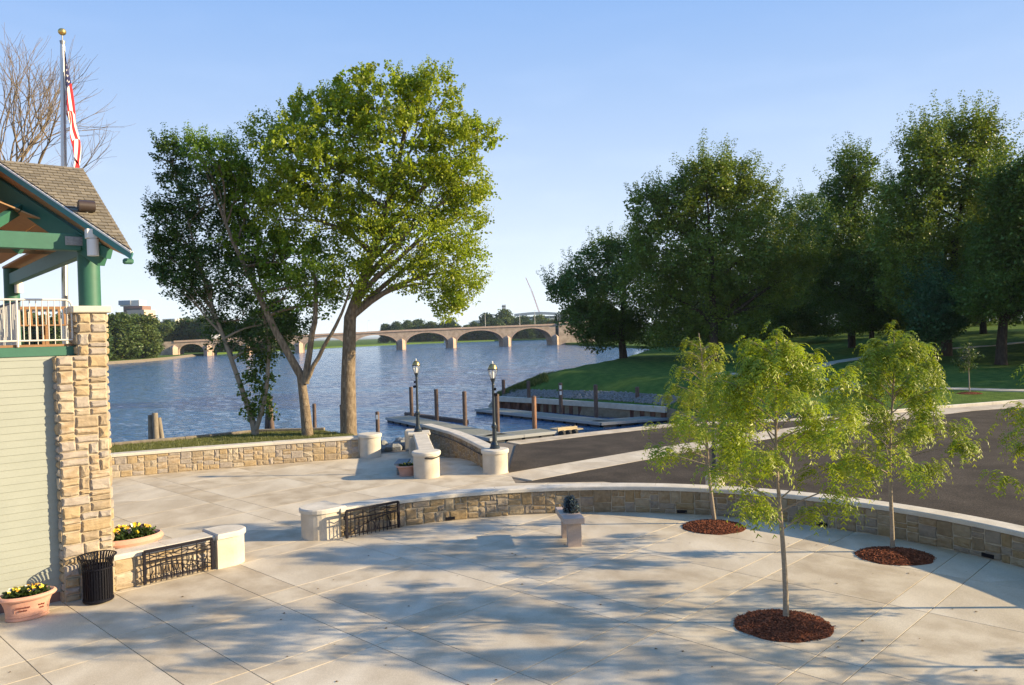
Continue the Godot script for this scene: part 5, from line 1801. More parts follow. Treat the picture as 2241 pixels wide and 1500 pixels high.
func lobe_tree(called: String, label: String, group: String, base: Vector3, lobes: Array, fork: float, tr: float, bark: Material, clusters: Array, leafm: Material, density: float, tone: Color, gap: float, twigs := 4, tuft := 2.2, spikes := 0, spike_len := 1.0) -> Node3D:
	var t := thing(called, label, "tree", base, group)
	var cen := Vector3.ZERO
	var high := Vector3(0, -100, 0)
	for l in lobes:
		var c := Vector3(l[0], l[1], l[2]) - base
		cen += c / lobes.size()
		if c.y > high.y:
			high = c
	# trunk and leader
	var mb := MB.new()
	var lead := [Vector3(0, -0.15, 0), Vector3(0.02, 0.1, 0), Vector3(cen.x * 0.04, fork * 0.5, cen.z * 0.04), Vector3(cen.x * 0.12, fork, cen.z * 0.12)]
	var rad := [tr * 1.35, tr * 1.12, tr * 0.95, tr * 0.82]
	var k0 := lead.size() - 1
	for k in range(1, 6):
		var s := k / 5.0
		lead.append(lead[k0].lerp(high, s) + Vector3(cen.x, 0, cen.z) * 0.1 * sin(PI * s) + rv() * 0.12)
		rad.append(tr * lerpf(0.8, 0.08, s))
	mb.tube(lead, rad, 14, false)
	part(t, "trunk", mb.mesh(), bark)
	mb = MB.new()
	var xf := []
	var cols := []
	var which := []
	for l in lobes:
		var c := Vector3(l[0], l[1], l[2]) - base
		var R := Vector3(l[3], l[4], l[5])
		# limb from the leader to the lobe
		var want := c.y - Vector2(c.x, c.z).length() * 0.75
		var at: Vector3 = lead[k0]
		var ar := tr * 0.5
		for k in range(k0, lead.size() - 1):
			if lead[k].y <= want:
				at = lead[k].lerp(lead[k + 1], clampf((want - lead[k].y) / maxf(0.1, lead[k + 1].y - lead[k].y), 0, 1))
				ar = rad[k] * 0.55
		if c.y < fork + 1.4:
			# a drooping lobe hangs from the one nearest above it
			var best := 1e9
			for o in lobes:
				var oc := Vector3(o[0], o[1], o[2]) - base
				if oc.y > c.y + 0.8 and oc.distance_to(c) < best:
					best = oc.distance_to(c)
					at = oc
			ar = 0.06
		var lp := limb_tube(mb, at, c + Vector3(0, -R.y * 0.3, 0), maxf(ar, 0.04), 0.035, at.distance_to(c) * 0.06, 7)
		for k in twigs:
			limb_tube(mb, lp[rng.randi_range(2, 5)], c + rv() * R * 0.9, 0.032, 0.008, 0.1, 4)
		for k in spikes:
			var q := rv().normalized()
			q.y = absf(q.y) if rng.randf() < 0.8 else q.y
			var a := c + q * R * 0.78
			var dir := (q + Vector3.UP * 0.75 + rv() * 0.3).normalized()
			var ln := spike_len * rr(0.6, 1.35)
			for j in 9:
				var u := j / 8.0
				xf.append(Transform3D(Basis.from_euler(Vector3(rr(-0.6, 0.6), rr(0, TAU), rr(-0.6, 0.6))).scaled(Vector3.ONE * lerpf(1.0, 0.55, u)), a + dir * ln * u + Vector3.UP * ln * 0.2 * u * u + rv() * spike_len * 0.16 * (1.0 - u)))
				var f := rr(0.8, 1.3)
				cols.append(Color(tone.r * f, tone.g * f, tone.b * f))
		var n := int(density * (R.x * R.y + R.y * R.z + R.x * R.z))
		for k in n:
			var d := rv()
			var q := d.normalized() * pow(d.length(), 0.62)
			var p := c + q * R
			var w := p + base
			if noise.get_noise_3d(w.x * tuft * 1.6, w.y * tuft * 1.6, w.z * tuft * 1.6) < gap:
				continue
			# the outline is drawn out in tufts
			p += q * R * 0.75 * maxf(0.0, noise.get_noise_3d(w.x * tuft + 50.0, w.y * tuft, w.z * tuft) - 0.05) * (1.3 if q.y > 0.0 else 0.7)
			xf.append(Transform3D(Basis.from_euler(Vector3(rr(-0.6, 0.6), rr(0, TAU), rr(-0.6, 0.6))).scaled(Vector3.ONE * rr(0.75, 1.3)), p))
			var f := rr(0.72, 1.28)
			var h := rr(-0.12, 0.12)
			cols.append(Color(tone.r * f * (1 + h), tone.g * f, tone.b * f * (1 - h)))
	part(t, "branches", mb.mesh(), bark)
	var per := int(ceil(float(xf.size()) / clusters.size()))
	for k in clusters.size():
		many(t, "crown", clusters[k], leafm, xf.slice(k * per, mini((k + 1) * per, xf.size())), cols.slice(k * per, mini((k + 1) * per, xf.size())))
	return t

func pinnate_tuft(seed_: int) -> ArrayMesh:
	# two arching compound leaves, each with eight pairs of narrow leaflets
	var r := RandomNumberGenerator.new()
	r.seed = seed_
	var mb := MB.new()
	for q in 2:
		var a := (-0.7 if q == 0 else 0.7) + r.randf_range(-0.4, 0.4)
		var dir := Vector3(cos(a), 0, sin(a))
		var lift := r.randf_range(0.3, 1.0)
		var L := r.randf_range(0.24, 0.34)
		var side := Vector3(-dir.z, 0, dir.x)
		for k in 6:
			var s := (k + 0.7) / 6.0
			var p := dir * L * s * (1.0 - 0.18 * s) + Vector3.UP * L * (lift * s - 1.5 * s * s)
			var tang := (dir * (1.0 - 0.3 * s) + Vector3.UP * (lift - 2.9 * s)).normalized()
			var nn := side.cross(tang).normalized()
			if nn.y < 0:
				nn = -nn
			var len_ := 0.092 * (1.0 - 0.5 * absf(s - 0.45))
			for sg in [-1.0, 1.0]:
				var d: Vector3 = (side * sg + tang * 0.5 - Vector3.UP * r.randf_range(0.1, 0.7)).normalized()
				var w: Vector3 = tang * 0.014
				mb.tri(p - w, p + w, p + d * len_ * 0.6 + w * 1.1, nn)
				mb.tri(p - w, p + d * len_ * 0.6 + w * 1.1, p + d * len_, nn)
	return mb.mesh()

func young_tree(label: String, base: Vector3, H: float, R: float, lean: Vector3, fullness: float, seed_: int, tufts: Array, tone: Color, bare_top := 0.0) -> void:
	rng.seed = seed_
	var t := thing("young_tree", label, "tree", base, "young trees on the plaza")
	var mb := MB.new()
	var n := 10
	var pts := []
	var rad := []
	for k in n + 1:
		var s := float(k) / n
		pts.append(Vector3(0, H * 0.93 * s - 0.03, 0) + lean * s + Vector3(sin(s * 7.0 + seed_) * 0.035, 0, cos(s * 6.0 + seed_) * 0.03))
		rad.append(lerpf(0.058, 0.012, pow(s, 0.8)))
	mb.tube(pts, rad, 10, false)
	part(t, "trunk", mb.mesh(), M.smoothbark)
	mb = MB.new()
	var xf := []
	var cols := []
	var put := func(p: Vector3, out: Vector3, sc: float) -> void:
		var yaw := atan2(-out.z, out.x) + rr(-0.6, 0.6)
		xf.append(Transform3D((Basis(Vector3.UP, yaw) * Basis.from_euler(Vector3(rr(-0.4, 0.4), 0, rr(-0.25, 0.35)))).scaled(Vector3.ONE * sc), p))
		var f := rr(0.75, 1.3)
		var y := rr(-0.1, 0.16)
		cols.append(Color(tone.r * f * (1 + y), tone.g * f, tone.b * f * (1 - y)))
	var nb := 34
	for k in nb:
		var s := lerpf(0.31, 0.92, pow((k + 0.5) / nb, 0.9))
		var az := k * 2.39996 + rr(-0.3, 0.3)
		var prof := smoothstep(0.22, 0.40, s) * lerpf(1.0, 0.12, clampf((s - 0.42) / 0.5, 0, 1))
		var L := R * prof * rr(0.75, 1.12) + 0.10
		var i := int(s * n)
		var st: Vector3 = pts[i].lerp(pts[mini(i + 1, n)], s * n - i)
		var out := Vector3(cos(az), 0, sin(az))
		var rise := lerpf(0.35, 1.1, s) * rr(0.75, 1.25)
		var bp_ := []
		var br := []
		for j in 6:
			var u := j / 5.0
			bp_.append(st + out * L * u + Vector3.UP * L * (rise * u - 0.32 * u * u) + rv() * 0.03 * u)
			br.append(lerpf(0.017, 0.004, u))
		mb.tube(bp_, br, 5, false)
		var bare := rng.randf() < bare_top * smoothstep(0.55, 0.8, s)
		for m in int(4 * fullness + 2):
			var u := rr(0.3, 1.0)
			var j := mini(int(u * 5), 4)
			var o: Vector3 = bp_[j].lerp(bp_[j + 1], u * 5 - j)
			var az2 := az + rr(-1.3, 1.3)
			var o2 := Vector3(cos(az2), rr(0.0, 0.6), sin(az2)).normalized()
			var l2 := rr(0.18, 0.5) * (0.6 + 0.5 * L / R)
			var e := o + o2 * l2
			mb.tube([o, o.lerp(e, 0.5) + Vector3.UP * 0.03, e], [0.006, 0.004, 0.002], 4, false)
			if not bare or rng.randf() < 0.25:
				for q in int(4 * fullness) + 1:
					put.call(o.lerp(e, rr(0.0, 1.05)) + rv() * 0.13, o2, rr(0.75, 1.25))
		if not bare:
			for q in int(4 * fullness):
				put.call(bp_[5] + rv() * 0.12, out, rr(0.8, 1.2))
	for q in int(26 * fullness * (1.0 - 0.6 * bare_top)):
		var a := rr(0, TAU)
		put.call(pts[9].lerp(pts[10], rr(-0.6, 1.25)) + rv() * 0.16, Vector3(cos(a), 0, sin(a)), rr(0.7, 1.1))
	part(t, "branches", mb.mesh(), M.smoothbark)
	for k in 2:
		many(t, "crown", tufts[k], M.leaf, xf.slice(k * xf.size() / 2, (k + 1) * xf.size() / 2), cols.slice(k * xf.size() / 2, (k + 1) * xf.size() / 2))

func bare_branch(mb: MB, a: Vector3, d: Vector3, L: float, r: float, level: int) -> void:
	var pts := [a]
	var rad := [r]
	var p := a
	var n := 4
	for k in n:
		d = (d + rv() * 0.22 + Vector3.UP * 0.05).normalized()
		d.y = maxf(d.y, 0.02)
		p += d * L / n
		pts.append(p)
		rad.append(r * lerpf(1.0, 0.55, (k + 1.0) / n))
	mb.tube(pts, rad, 6 if level < 3 else 4, false)
	if level >= 5:
		return
	var m := 3
	for k in m + 1:
		var at: Vector3 = pts[rng.randi_range(2, n)] if k < m else pts[n]
		var dd := (d + rv() * (0.95 if k < m else 0.35)).normalized()
		bare_branch(mb, at, dd, L * rr(0.62, 0.8), maxf(r * 0.5, 0.008), level + 1)

func trees() -> void:
	var c1 := [leaf_cluster(11, 0.25, 0.145, 0.0, 1), leaf_cluster(11, 0.28, 0.135, 0.0, 2)]
	var c2 := [leaf_cluster(10, 0.26, 0.14, 0.4, 3), leaf_cluster(10, 0.26, 0.13, 0.4, 4)]
	var c3 := [leaf_cluster(12, 0.62, 0.30, 0.3, 5), leaf_cluster(12, 0.58, 0.27, 0.3, 6)]
	var c4 := [leaf_cluster(12, 1.5, 0.95, 0.2, 7)]
	lobe_tree("cottonwood_tree", "biggest bright green tree, on the bank right of the forked trunk", "", Vector3(-8.32, 0.70, -39.71), LOBES_COTTONWOOD, 5.8, 0.37, M.bark, c1, M.leaf, 42.0, Color(0.275, 0.345, 0.030), -0.0, 5, 2.2, 16, 0.65)
	lobe_tree("forked_tree", "middle bank tree with low forked trunk leaning into its neighbours", "", Vector3(-10.25, 0.70, -39.24), LOBES_MIDDLE, 3.0, 0.25, M.bark, c1, M.leaf, 42.0, Color(0.17, 0.27, 0.030), -0.0, 5, 2.2, 16, 0.65)
	var ft: Node3D = get_child(get_child_count() - 1)
	for q in [[Vector3(0.02, 2.6, 0.05), Vector3(0.6, 5.6, 0.2), Vector3(0.5, 9.2, 0.0), 0.17], [Vector3(0.05, 2.7, 0.1), Vector3(1.4, 4.9, 0.5), Vector3(2.5, 7.6, 0.4), 0.12]]:
		var sm := MB.new()
		limb_tube(sm, q[0], q[1], q[3], q[3] * 0.75, 0.0, 10)
		limb_tube(sm, q[1], q[2], q[3] * 0.75, 0.04, 0.1, 8)
		part(ft, "stem", sm.mesh(), M.bark)
	var dt := lobe_tree("twin_trunk_tree", "dark green tree with twin pale trunks at the left end of the bank group", "", Vector3(-13.15, 0.70, -40.23), LOBES_DARK, 1.2, 0.17, M.smoothbark, c2, M.leafdark, 46.0, Color(0.075, 0.135, 0.033), -0.0, 5, 2.2, 16, 0.65)
	# second stem and sprouts low on the trunks
	var mb := MB.new()
	limb_tube(mb, Vector3(0.1, 0.3, 0.1), Vector3(0.85, 4.6, 0), 0.12, 0.09, 0.1, 10)
	limb_tube(mb, Vector3(0.85, 4.6, 0), Vector3(0.6, 9.5, 0.5), 0.09, 0.03, 0.1, 8)
	part(dt, "second_stem", mb.mesh(), M.smoothbark)
	var xf := []
	var cols := []
	for k in 150:
		var s := rng.randf()
		xf.append(Transform3D(Basis.from_euler(Vector3(rr(-0.6, 0.6), rr(0, TAU), 0)), Vector3(rr(-0.5, 0.9), 0.9 + 3.4 * s, 0) + rv() * 0.42))
		var f := rr(0.75, 1.3)
		cols.append(Color(0.11 * f, 0.17 * f, 0.03 * f))
	many(dt, "trunk_sprouts", c1[0], M.leaf, xf, cols)
	# park trees
	var park_g := "big park trees on the lawn"
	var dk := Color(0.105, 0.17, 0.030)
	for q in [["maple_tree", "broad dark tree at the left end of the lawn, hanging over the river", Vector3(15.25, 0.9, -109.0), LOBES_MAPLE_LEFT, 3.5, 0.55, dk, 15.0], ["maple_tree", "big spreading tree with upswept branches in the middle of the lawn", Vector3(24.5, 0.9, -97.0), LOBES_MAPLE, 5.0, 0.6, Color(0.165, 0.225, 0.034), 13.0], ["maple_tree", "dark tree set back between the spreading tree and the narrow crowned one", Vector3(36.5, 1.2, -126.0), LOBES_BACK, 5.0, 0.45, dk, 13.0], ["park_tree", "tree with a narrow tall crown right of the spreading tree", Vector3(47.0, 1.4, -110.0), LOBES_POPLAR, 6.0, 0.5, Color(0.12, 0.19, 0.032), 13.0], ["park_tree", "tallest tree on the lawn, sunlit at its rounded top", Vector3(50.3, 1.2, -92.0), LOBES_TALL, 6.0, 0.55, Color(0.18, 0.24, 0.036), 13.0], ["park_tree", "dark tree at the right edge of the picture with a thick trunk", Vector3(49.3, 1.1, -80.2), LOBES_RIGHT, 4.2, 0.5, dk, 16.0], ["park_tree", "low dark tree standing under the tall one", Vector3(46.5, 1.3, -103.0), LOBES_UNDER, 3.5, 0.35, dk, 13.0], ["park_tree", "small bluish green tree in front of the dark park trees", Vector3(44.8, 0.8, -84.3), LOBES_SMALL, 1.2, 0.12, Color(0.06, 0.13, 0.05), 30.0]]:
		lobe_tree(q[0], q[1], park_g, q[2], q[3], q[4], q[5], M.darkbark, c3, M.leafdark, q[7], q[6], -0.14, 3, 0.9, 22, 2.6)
	# more of the park trees to the right, which shade the lawn
	for q in [[78, -62, 1.0], [92, -74, 1.1], [74, -88, 0.95], [98, -92, 1.15], [84, -106, 1.0], [70, -118, 1.05], [104, -118, 1.1], [66, -132, 1.0], [63, -84, 0.9], [60, -70, 0.95], [64, -98, 0.9]]:
		var lobes := []
		for k in 10:
			var a := k * 2.4
			var hh: float = (7.0 + 1.5 * k) * q[2]
			var rad: float = (5.5 - 0.42 * k) * q[2]
			lobes.append([q[0] + cos(a) * rad, 1.0 + hh, q[1] + sin(a) * rad, 3.6, 3.0, 3.6])
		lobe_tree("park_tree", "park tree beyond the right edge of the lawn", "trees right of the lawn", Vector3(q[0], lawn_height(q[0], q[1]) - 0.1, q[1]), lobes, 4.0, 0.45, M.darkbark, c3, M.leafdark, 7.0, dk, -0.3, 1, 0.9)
	# dark trees deep in the park that close the view under the crowns
	for q in [[31, -140, 0.9], [39, -150, 1.0], [48, -146, 0.95], [57, -152, 1.05], [67, -148, 1.0], [77, -152, 1.05], [88, -150, 1.0], [45, -172, 1.1], [62, -176, 1.1], [80, -178, 1.15], [100, -172, 1.1]]:
		var lobes := []
		for k in 11:
			var a := k * 2.4
			var hh: float = (2.8 + 1.55 * k) * q[2]
			var rad: float = (5.2 - 0.36 * k) * q[2]
			lobes.append([q[0] + cos(a) * rad, 1.5 + hh, q[1] + sin(a) * rad, 3.7, 3.0, 3.7])
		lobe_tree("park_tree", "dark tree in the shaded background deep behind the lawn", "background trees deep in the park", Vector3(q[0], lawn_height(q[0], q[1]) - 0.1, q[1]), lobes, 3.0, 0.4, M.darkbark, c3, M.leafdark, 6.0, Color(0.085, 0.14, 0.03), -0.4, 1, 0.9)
	# sapling on the lawn
	var sp := [[33.27, 2.6, -57.95, 0.75, 0.9, 0.75], [33.2, 3.4, -57.9, 0.5, 0.6, 0.5]]
	lobe_tree("sapling", "slender sparse sapling in a mulch ring beside the far path", "", Vector3(33.27, 0.1, -57.95), sp, 1.4, 0.045, M.smoothbark, c1, M.leafdark, 40.0, Color(0.07, 0.11, 0.03), -0.1, 10)
	mulch(Vector3(33.27, 0.17, -57.95), 0.9, 0.7, "dark mulch ring round the sapling on the lawn", 250)
	# young trees in the plaza
	var tufts := [pinnate_tuft(1), pinnate_tuft(2)]
	var tone := Color(0.27, 0.34, 0.025)
	young_tree("nearest young tree, with the fullest bright crown, in the front mulch circle", Vector3(4.92, 0, -14.7), 5.8, 2.08, Vector3(-0.1, 0, 0.1), 1.2, 101, tufts, tone)
	young_tree("young tree in the shaded mulch circle by the curved wall on the right", Vector3(8.97, 0, -19.04), 5.75, 1.75, Vector3(0.15, 0, 0), 1.1, 102, tufts, Color(0.23, 0.30, 0.025))
	young_tree("young tree with a sparse twiggy top in the farthest mulch circle", Vector3(5.55, 0, -22.3), 5.8, 1.3, Vector3(-0.3, 0, 0), 0.85, 103, tufts, Color(0.25, 0.31, 0.026), 0.9)
	young_tree("young tree cut off by the right edge of the picture", Vector3(10.75, 0, -15.0), 5.5, 1.75, Vector3(0.1, 0, 0), 0.85, 104, tufts, tone)
	young_tree("young tree out of the picture on the right, casting shade on the front paving", Vector3(12.3, 0, -12.2), 5.6, 1.5, Vector3.ZERO, 0.5, 105, tufts, tone)
	rng.seed = 77
	# bare tree behind the boathouse
	var bt := thing("bare_tree", "leafless tree with fine twigs behind the boathouse roof and flagpole", "tree", Vector3(-28.3, 0, -42))
	mb = MB.new()
	mb.tube([Vector3(0, -0.5, 0), Vector3(0.3, 5, 0), Vector3(0.6, 10.0, 0)], [0.42, 0.34, 0.27], 12, false)
	part(bt, "trunk", mb.mesh(), M.bark)
	mb = MB.new()
	for q in [[0.75, 0.9, 0.2], [-0.5, 1.0, 0.1], [0.15, 1.2, -0.3], [-0.9, 0.6, -0.2]]:
		bare_branch(mb, Vector3(0.6, 9.8, 0), Vector3(q[0], q[1], q[2]).normalized(), 4.6, 0.15, 1)
	part(bt, "branches", mb.mesh(), M.bark)
	# far bank trees: a few crowns, copied
	var kinds := []
	for k in 4:
		var lobes := []
		for j in 7:
			var a := j * 2.4 + k
			lobes.append([cos(a) * 3.6 * (1.0 - j * 0.09), 2.6 + j * 1.95, sin(a) * 3.6 * (1.0 - j * 0.09), 3.6, 3.0, 3.6])
		var tn: Color = [Color(0.055, 0.095, 0.025), Color(0.075, 0.115, 0.028), Color(0.045, 0.085, 0.026), Color(0.095, 0.135, 0.032)][k]
		var kt := lobe_tree("bank_tree", "", "", Vector3.ZERO, lobes, 3.0, 0.4, M.darkbark, c4, M.leafdark, 3.2, tn, -0.4, 1, 0.6)
		kinds.append(kt)
	var spots := []
	# left bank in front of the bridge: [px-wise order left to right]
	for q in [[-213, -330, 1.15, 0], [-202, -345, 1.2, 2], [-192, -338, 1.1, 1], [-184, -350, 1.05, 0], [-179, -342, 0.95, 2], [-178, -362, 1.25, 1], [-187, -376, 1.3, 0], [-176, -378, 1.15, 3], [-206, -372, 1.3, 1], [-222, -360, 1.3, 0], [-181, -396, 0.9, 3], [-236, -350, 1.3, 2]]:
		spots.append(q + ["tree in the clump on the far left bank before the bridge", "left bank trees"])
	for k in 17:
		spots.append([-262.0 + k * 6.5 + rr(-2, 2), -530.0 - rr(0, 40), rr(1.15, 1.5), k % 4, "tree in the row behind the left end of the bridge", "trees behind the left end of the bridge"])
	for k in 34:
		spots.append([-150.0 + k * 8.0 + rr(-2, 2), -925.0 - rr(0, 60), rr(1.0, 1.5), rng.randi_range(0, 3), "distant tree in the green line seen under and over the bridge", "far shore trees beyond the bridge"])
	for k in 7:
		spots.append([36.0 + k * 7.0, -530.0 - rr(0, 30), rr(1.1, 1.4), k % 4, "tree behind the right end of the bridge", "trees behind the right end of the bridge"])
	for k in 4:
		spots.append([-30.0 + k * 22.0, -1020.0, [1.9, 2.2, 1.6, 1.7][k], k % 4, ["round tree in front of the sports hall", "large round tree between the hall and the stadium", "tree under the left part of the stadium", "tree under the right part of the stadium"][k], ""])
	var first := [true, true, true, true]
	for q in spots:
		var o: Node3D = kinds[q[3]]
		if not first[q[3]]:
			o = kinds[q[3]].duplicate()
			o.name = numbered("bank_tree")
			add_child(o)
		first[q[3]] = false
		o.position = Vector3(q[0], -1.7, q[1])
		o.rotation.y = rr(0, TAU)
		o.scale = Vector3(q[2], q[2] * rr(0.92, 1.08), q[2])
		tag(o, q[4], "tree", q[5])

# ---------------------------------------------------------------- furniture of the plaza
func mulch(c: Vector3, rx: float, rz: float, label: String, chips: int) -> void:
	var t := thing("mulch_bed", label, "mulch bed", c, "mulch circles")
	var mb := MB.new()
	var segs := 40
	var ring := func(s: float, k: int) -> Vector3:
		var a := TAU * k / segs
		var wob := 1.0 + 0.025 * sin(a * 5.0 + c.x) + 0.02 * sin(a * 9.0)
		var h := 0.11 * (1.0 - s * s) + (0.0 if s > 0.99 else 0.02 * noise.get_noise_2d(c.x * 9 + cos(a) * s * 12.0, sin(a) * s * 12.0))
		return Vector3(cos(a) * rx * s * wob, h, sin(a) * rz * s * wob)
	for i in 7:
		for k in segs:
			mb.quad(ring.call(i / 7.0, k), ring.call(i / 7.0, k + 1), ring.call((i + 1) / 7.0, k + 1), ring.call((i + 1) / 7.0, k), Vector3.UP)
	part(t, "mound", mb.mesh(), M.mulch)
	var chip := MB.new()
	chip.box(Vector3.ZERO, Vector3(0.055, 0.008, 0.016))
	var xf := []
	var cols := []
	for k in chips:
		var a := rr(0, TAU)
		var s := sqrt(rng.randf()) * (1.04 if k % 9 == 0 else 0.99)
		var p := Vector3(cos(a) * rx * s, 0.11 * maxf(0.0, 1.0 - s * s) + 0.012, sin(a) * rz * s)
		xf.append(Transform3D(Basis.from_euler(Vector3(rr(-0.5, 0.5), rr(0, TAU), rr(-0.5, 0.5))).scaled(Vector3.ONE * rr(0.5, 1.3)), p))
		var f := rr(0.4, 1.6)
		cols.append(Color(0.19 * f, 0.068 * f, 0.036 * f))
	many(t, "chips", chip.mesh(), M.chip, xf, cols)

func gate(label: String, A: Vector3, B: Vector3, hinge_at_b: bool) -> void:
	# ornamental panel: frame, bars, bent reeds and a sweeping arc
	var t := thing("iron_gate", label, "gate", A, "ornamental iron gates")
	var d := (B - A).normalized()
	var L := A.distance_to(B)
	var nn := Vector3(-d.z, 0, d.x)
	var H := 0.74
	var P := func(u: float, v: float, k := 0.0) -> Vector3: return d * (u * L) + Vector3.UP * (0.045 + v * H) + nn * k
	for q in [["stile", 0.0, 0.0, 0.0, 1.0, 0.06], ["stile", 1.0, 0.0, 1.0, 1.0, 0.06], ["top_rail", 0.0, 1.0, 1.0, 1.0, 0.06], ["middle_rail", 0.0, 0.68, 1.0, 0.68, 0.03], ["bottom_rail", 0.0, 0.12, 1.0, 0.12, 0.025]]:
		var mb := MB.new()
		mb.bar(P.call(q[1], q[2]), P.call(q[3], q[4]), q[5], q[5], nn)
		part(t, q[0], mb.mesh(), M.iron)
	for k in 12:
		var u := (k + 1) / 13.0
		var mb := MB.new()
		mb.bar(P.call(u, 0.0), P.call(u, 1.0 if k % 3 == 0 else 0.68), 0.018, 0.018, nn)
		part(t, "bar", mb.mesh(), M.iron)
	var pts := []
	for k in 13:
		var u := k / 12.0
		pts.append(P.call(u, 0.83 + 0.045 * sin(u * 26.0), 0.004))
	part(t, "vine", rail_tube(pts, 0.014, 5), M.iron)
	pts = []
	for k in 13:
		var u := k / 12.0
		pts.append(P.call(u, (0.14 + 0.5 * sin(u * 1.7)) if not hinge_at_b else 0.2 + 0.36 * sin(PI * (0.25 + 0.75 * u)), 0.012))
	part(t, "arc", rail_tube(pts, 0.016, 5), M.iron)
	for k in 12:
		var u := rr(0.06, 0.9)
		var v := rr(0.02, 0.15)
		var h := rr(0.25, 0.5)
		var b := rr(-0.05, 0.05)
		part(t, "reed", rail_tube([P.call(u, v, 0.006), P.call(u + b * 0.3, v + h * 0.4, 0.01), P.call(u + b, v + h * 0.8, 0.008), P.call(u + b * 1.3, v + h, 0.006)], rr(0.008, 0.014), 5), M.iron)
	for v in [0.2, 0.75]:
		var mb := MB.new()
		var u := 1.02 if hinge_at_b else -0.02
		mb.box(P.call(u, v, -0.02), Vector3(0.06, 0.09, 0.09), Basis(d, Vector3.UP, nn), 0.006)
		part(t, "hinge", mb.mesh(), M.iron)

func planter(label: String, at: Vector3, turn: float, text: bool, s := 1.0) -> void:
	var t := thing("planter", label, "planter", at, "terracotta planters")
	t.rotation.y = turn
	t.scale = Vector3.ONE * s
	var mb := MB.new()
	mb.lathe(Vector3.ZERO, [[0.30, 0.0], [0.315, 0.02], [0.30, 0.07], [0.315, 0.10], [0.305, 0.12], [0.325, 0.30], [0.36, 0.44], [0.365, 0.455]], 40, 1.42, 0.95)
	part(t, "bowl", mb.mesh(), M.terracotta)
	mb = MB.new()
	mb.lathe(Vector3.ZERO, [[0.36, 0.455], [0.43, 0.475], [0.455, 0.515], [0.44, 0.555], [0.41, 0.575], [0.37, 0.56], [0.34, 0.52], [0.33, 0.47]], 40, 1.36, 0.95)
	part(t, "rim", mb.mesh(), M.terracotta)
	mb = MB.new()
	mb.lathe(Vector3.ZERO, [[0.34, 0.50], [0.001, 0.53]], 30, 1.36, 0.95)
	part(t, "soil", mb.mesh(), M.soil)
	var lm := leaf_cluster(10, 0.075, 0.06, 0.2, 31)
	var xf := []
	var cols := []
	for k in 130:
		var a := rr(0, TAU)
		var q := sqrt(rng.randf())
		xf.append(Transform3D(Basis(Vector3.UP, rr(0, TAU)), Vector3(cos(a) * 0.41 * q, 0.55 + 0.07 * (1 - q) + rr(0, 0.04), sin(a) * 0.27 * q)))
		var f := rr(0.6, 1.4)
		cols.append(Color(0.06 * f, 0.10 * f, 0.03 * f))
	many(t, "leaves", lm, M.leaf, xf, cols)
	var fm := MB.new()
	for k in 5:
		var a := TAU * k / 5
		var c := Vector3(cos(a), 0, sin(a))
		var e := Vector3(-c.z, 0, c.x)
		fm.quad(Vector3.ZERO, c * 0.02 + e * 0.017 + Vector3.UP * 0.006, c * 0.038 + Vector3.UP * 0.004, c * 0.02 - e * 0.017 + Vector3.UP * 0.006, Vector3.UP)
	xf = []
	cols = []
	for k in 46:
		var a := rr(0, TAU)
		var q := sqrt(rng.randf())
		xf.append(Transform3D(Basis.from_euler(Vector3(rr(0.3, 1.3), rr(-0.8, 0.8), rr(-0.4, 0.4))).scaled(Vector3.ONE * rr(0.7, 1.15)), Vector3(cos(a) * 0.40 * q, 0.625 + 0.06 * (1 - q) + rr(0, 0.06), sin(a) * 0.26 * q)))
		cols.append([Color(0.72, 0.52, 0.02), Color(0.75, 0.60, 0.05), Color(0.70, 0.68, 0.60), Color(0.02, 0.012, 0.03), Color(0.62, 0.30, 0.02), Color(0.74, 0.55, 0.03)][k % 6])
	many(t, "flowers", fm.mesh(), M.petal, xf, cols)
	if text:
		var f := SystemFont.new()
		f.font_names = PackedStringArray(["Droid Sans"])
		f.font_weight = 700
		for q in [["Connecticut", -0.13, 0.315, -0.09], ["Garden", -0.13, 0.245, -0.09], ["Valley", 0.245, 0.315, 0.21], ["Club", 0.245, 0.245, 0.21]]:
			var tm := TextMesh.new()
			tm.text = q[0]
			tm.font = f
			tm.font_size = 30
			tm.pixel_size = 0.00165
			tm.depth = 0.02
			var o := part(t, "lettering", tm, M.inkred)
			var x: float = q[1]
			var r: float = 0.322 + (q[2] - 0.25) * 0.14
			var z: float = 0.95 * r * sqrt(maxf(0.0, 1.0 - pow(x / (1.42 * r), 2)))
			o.position = Vector3(x, q[2], z + 0.002)
			o.rotation = Vector3(-0.16, q[3] * 1.6, 0)
		for q in [[-0.285, 0.28], [0.40, 0.28]]:
			var r := 0.322
			var x: float = q[0]
			mb = MB.new()
			mb.box(Vector3(x, q[1], 0.95 * r * sqrt(maxf(0.0, 1.0 - pow(x / (1.42 * r), 2)))), Vector3(0.006, 0.15, 0.02))
			part(t, "panel_edge", mb.mesh(), M.terracotta)

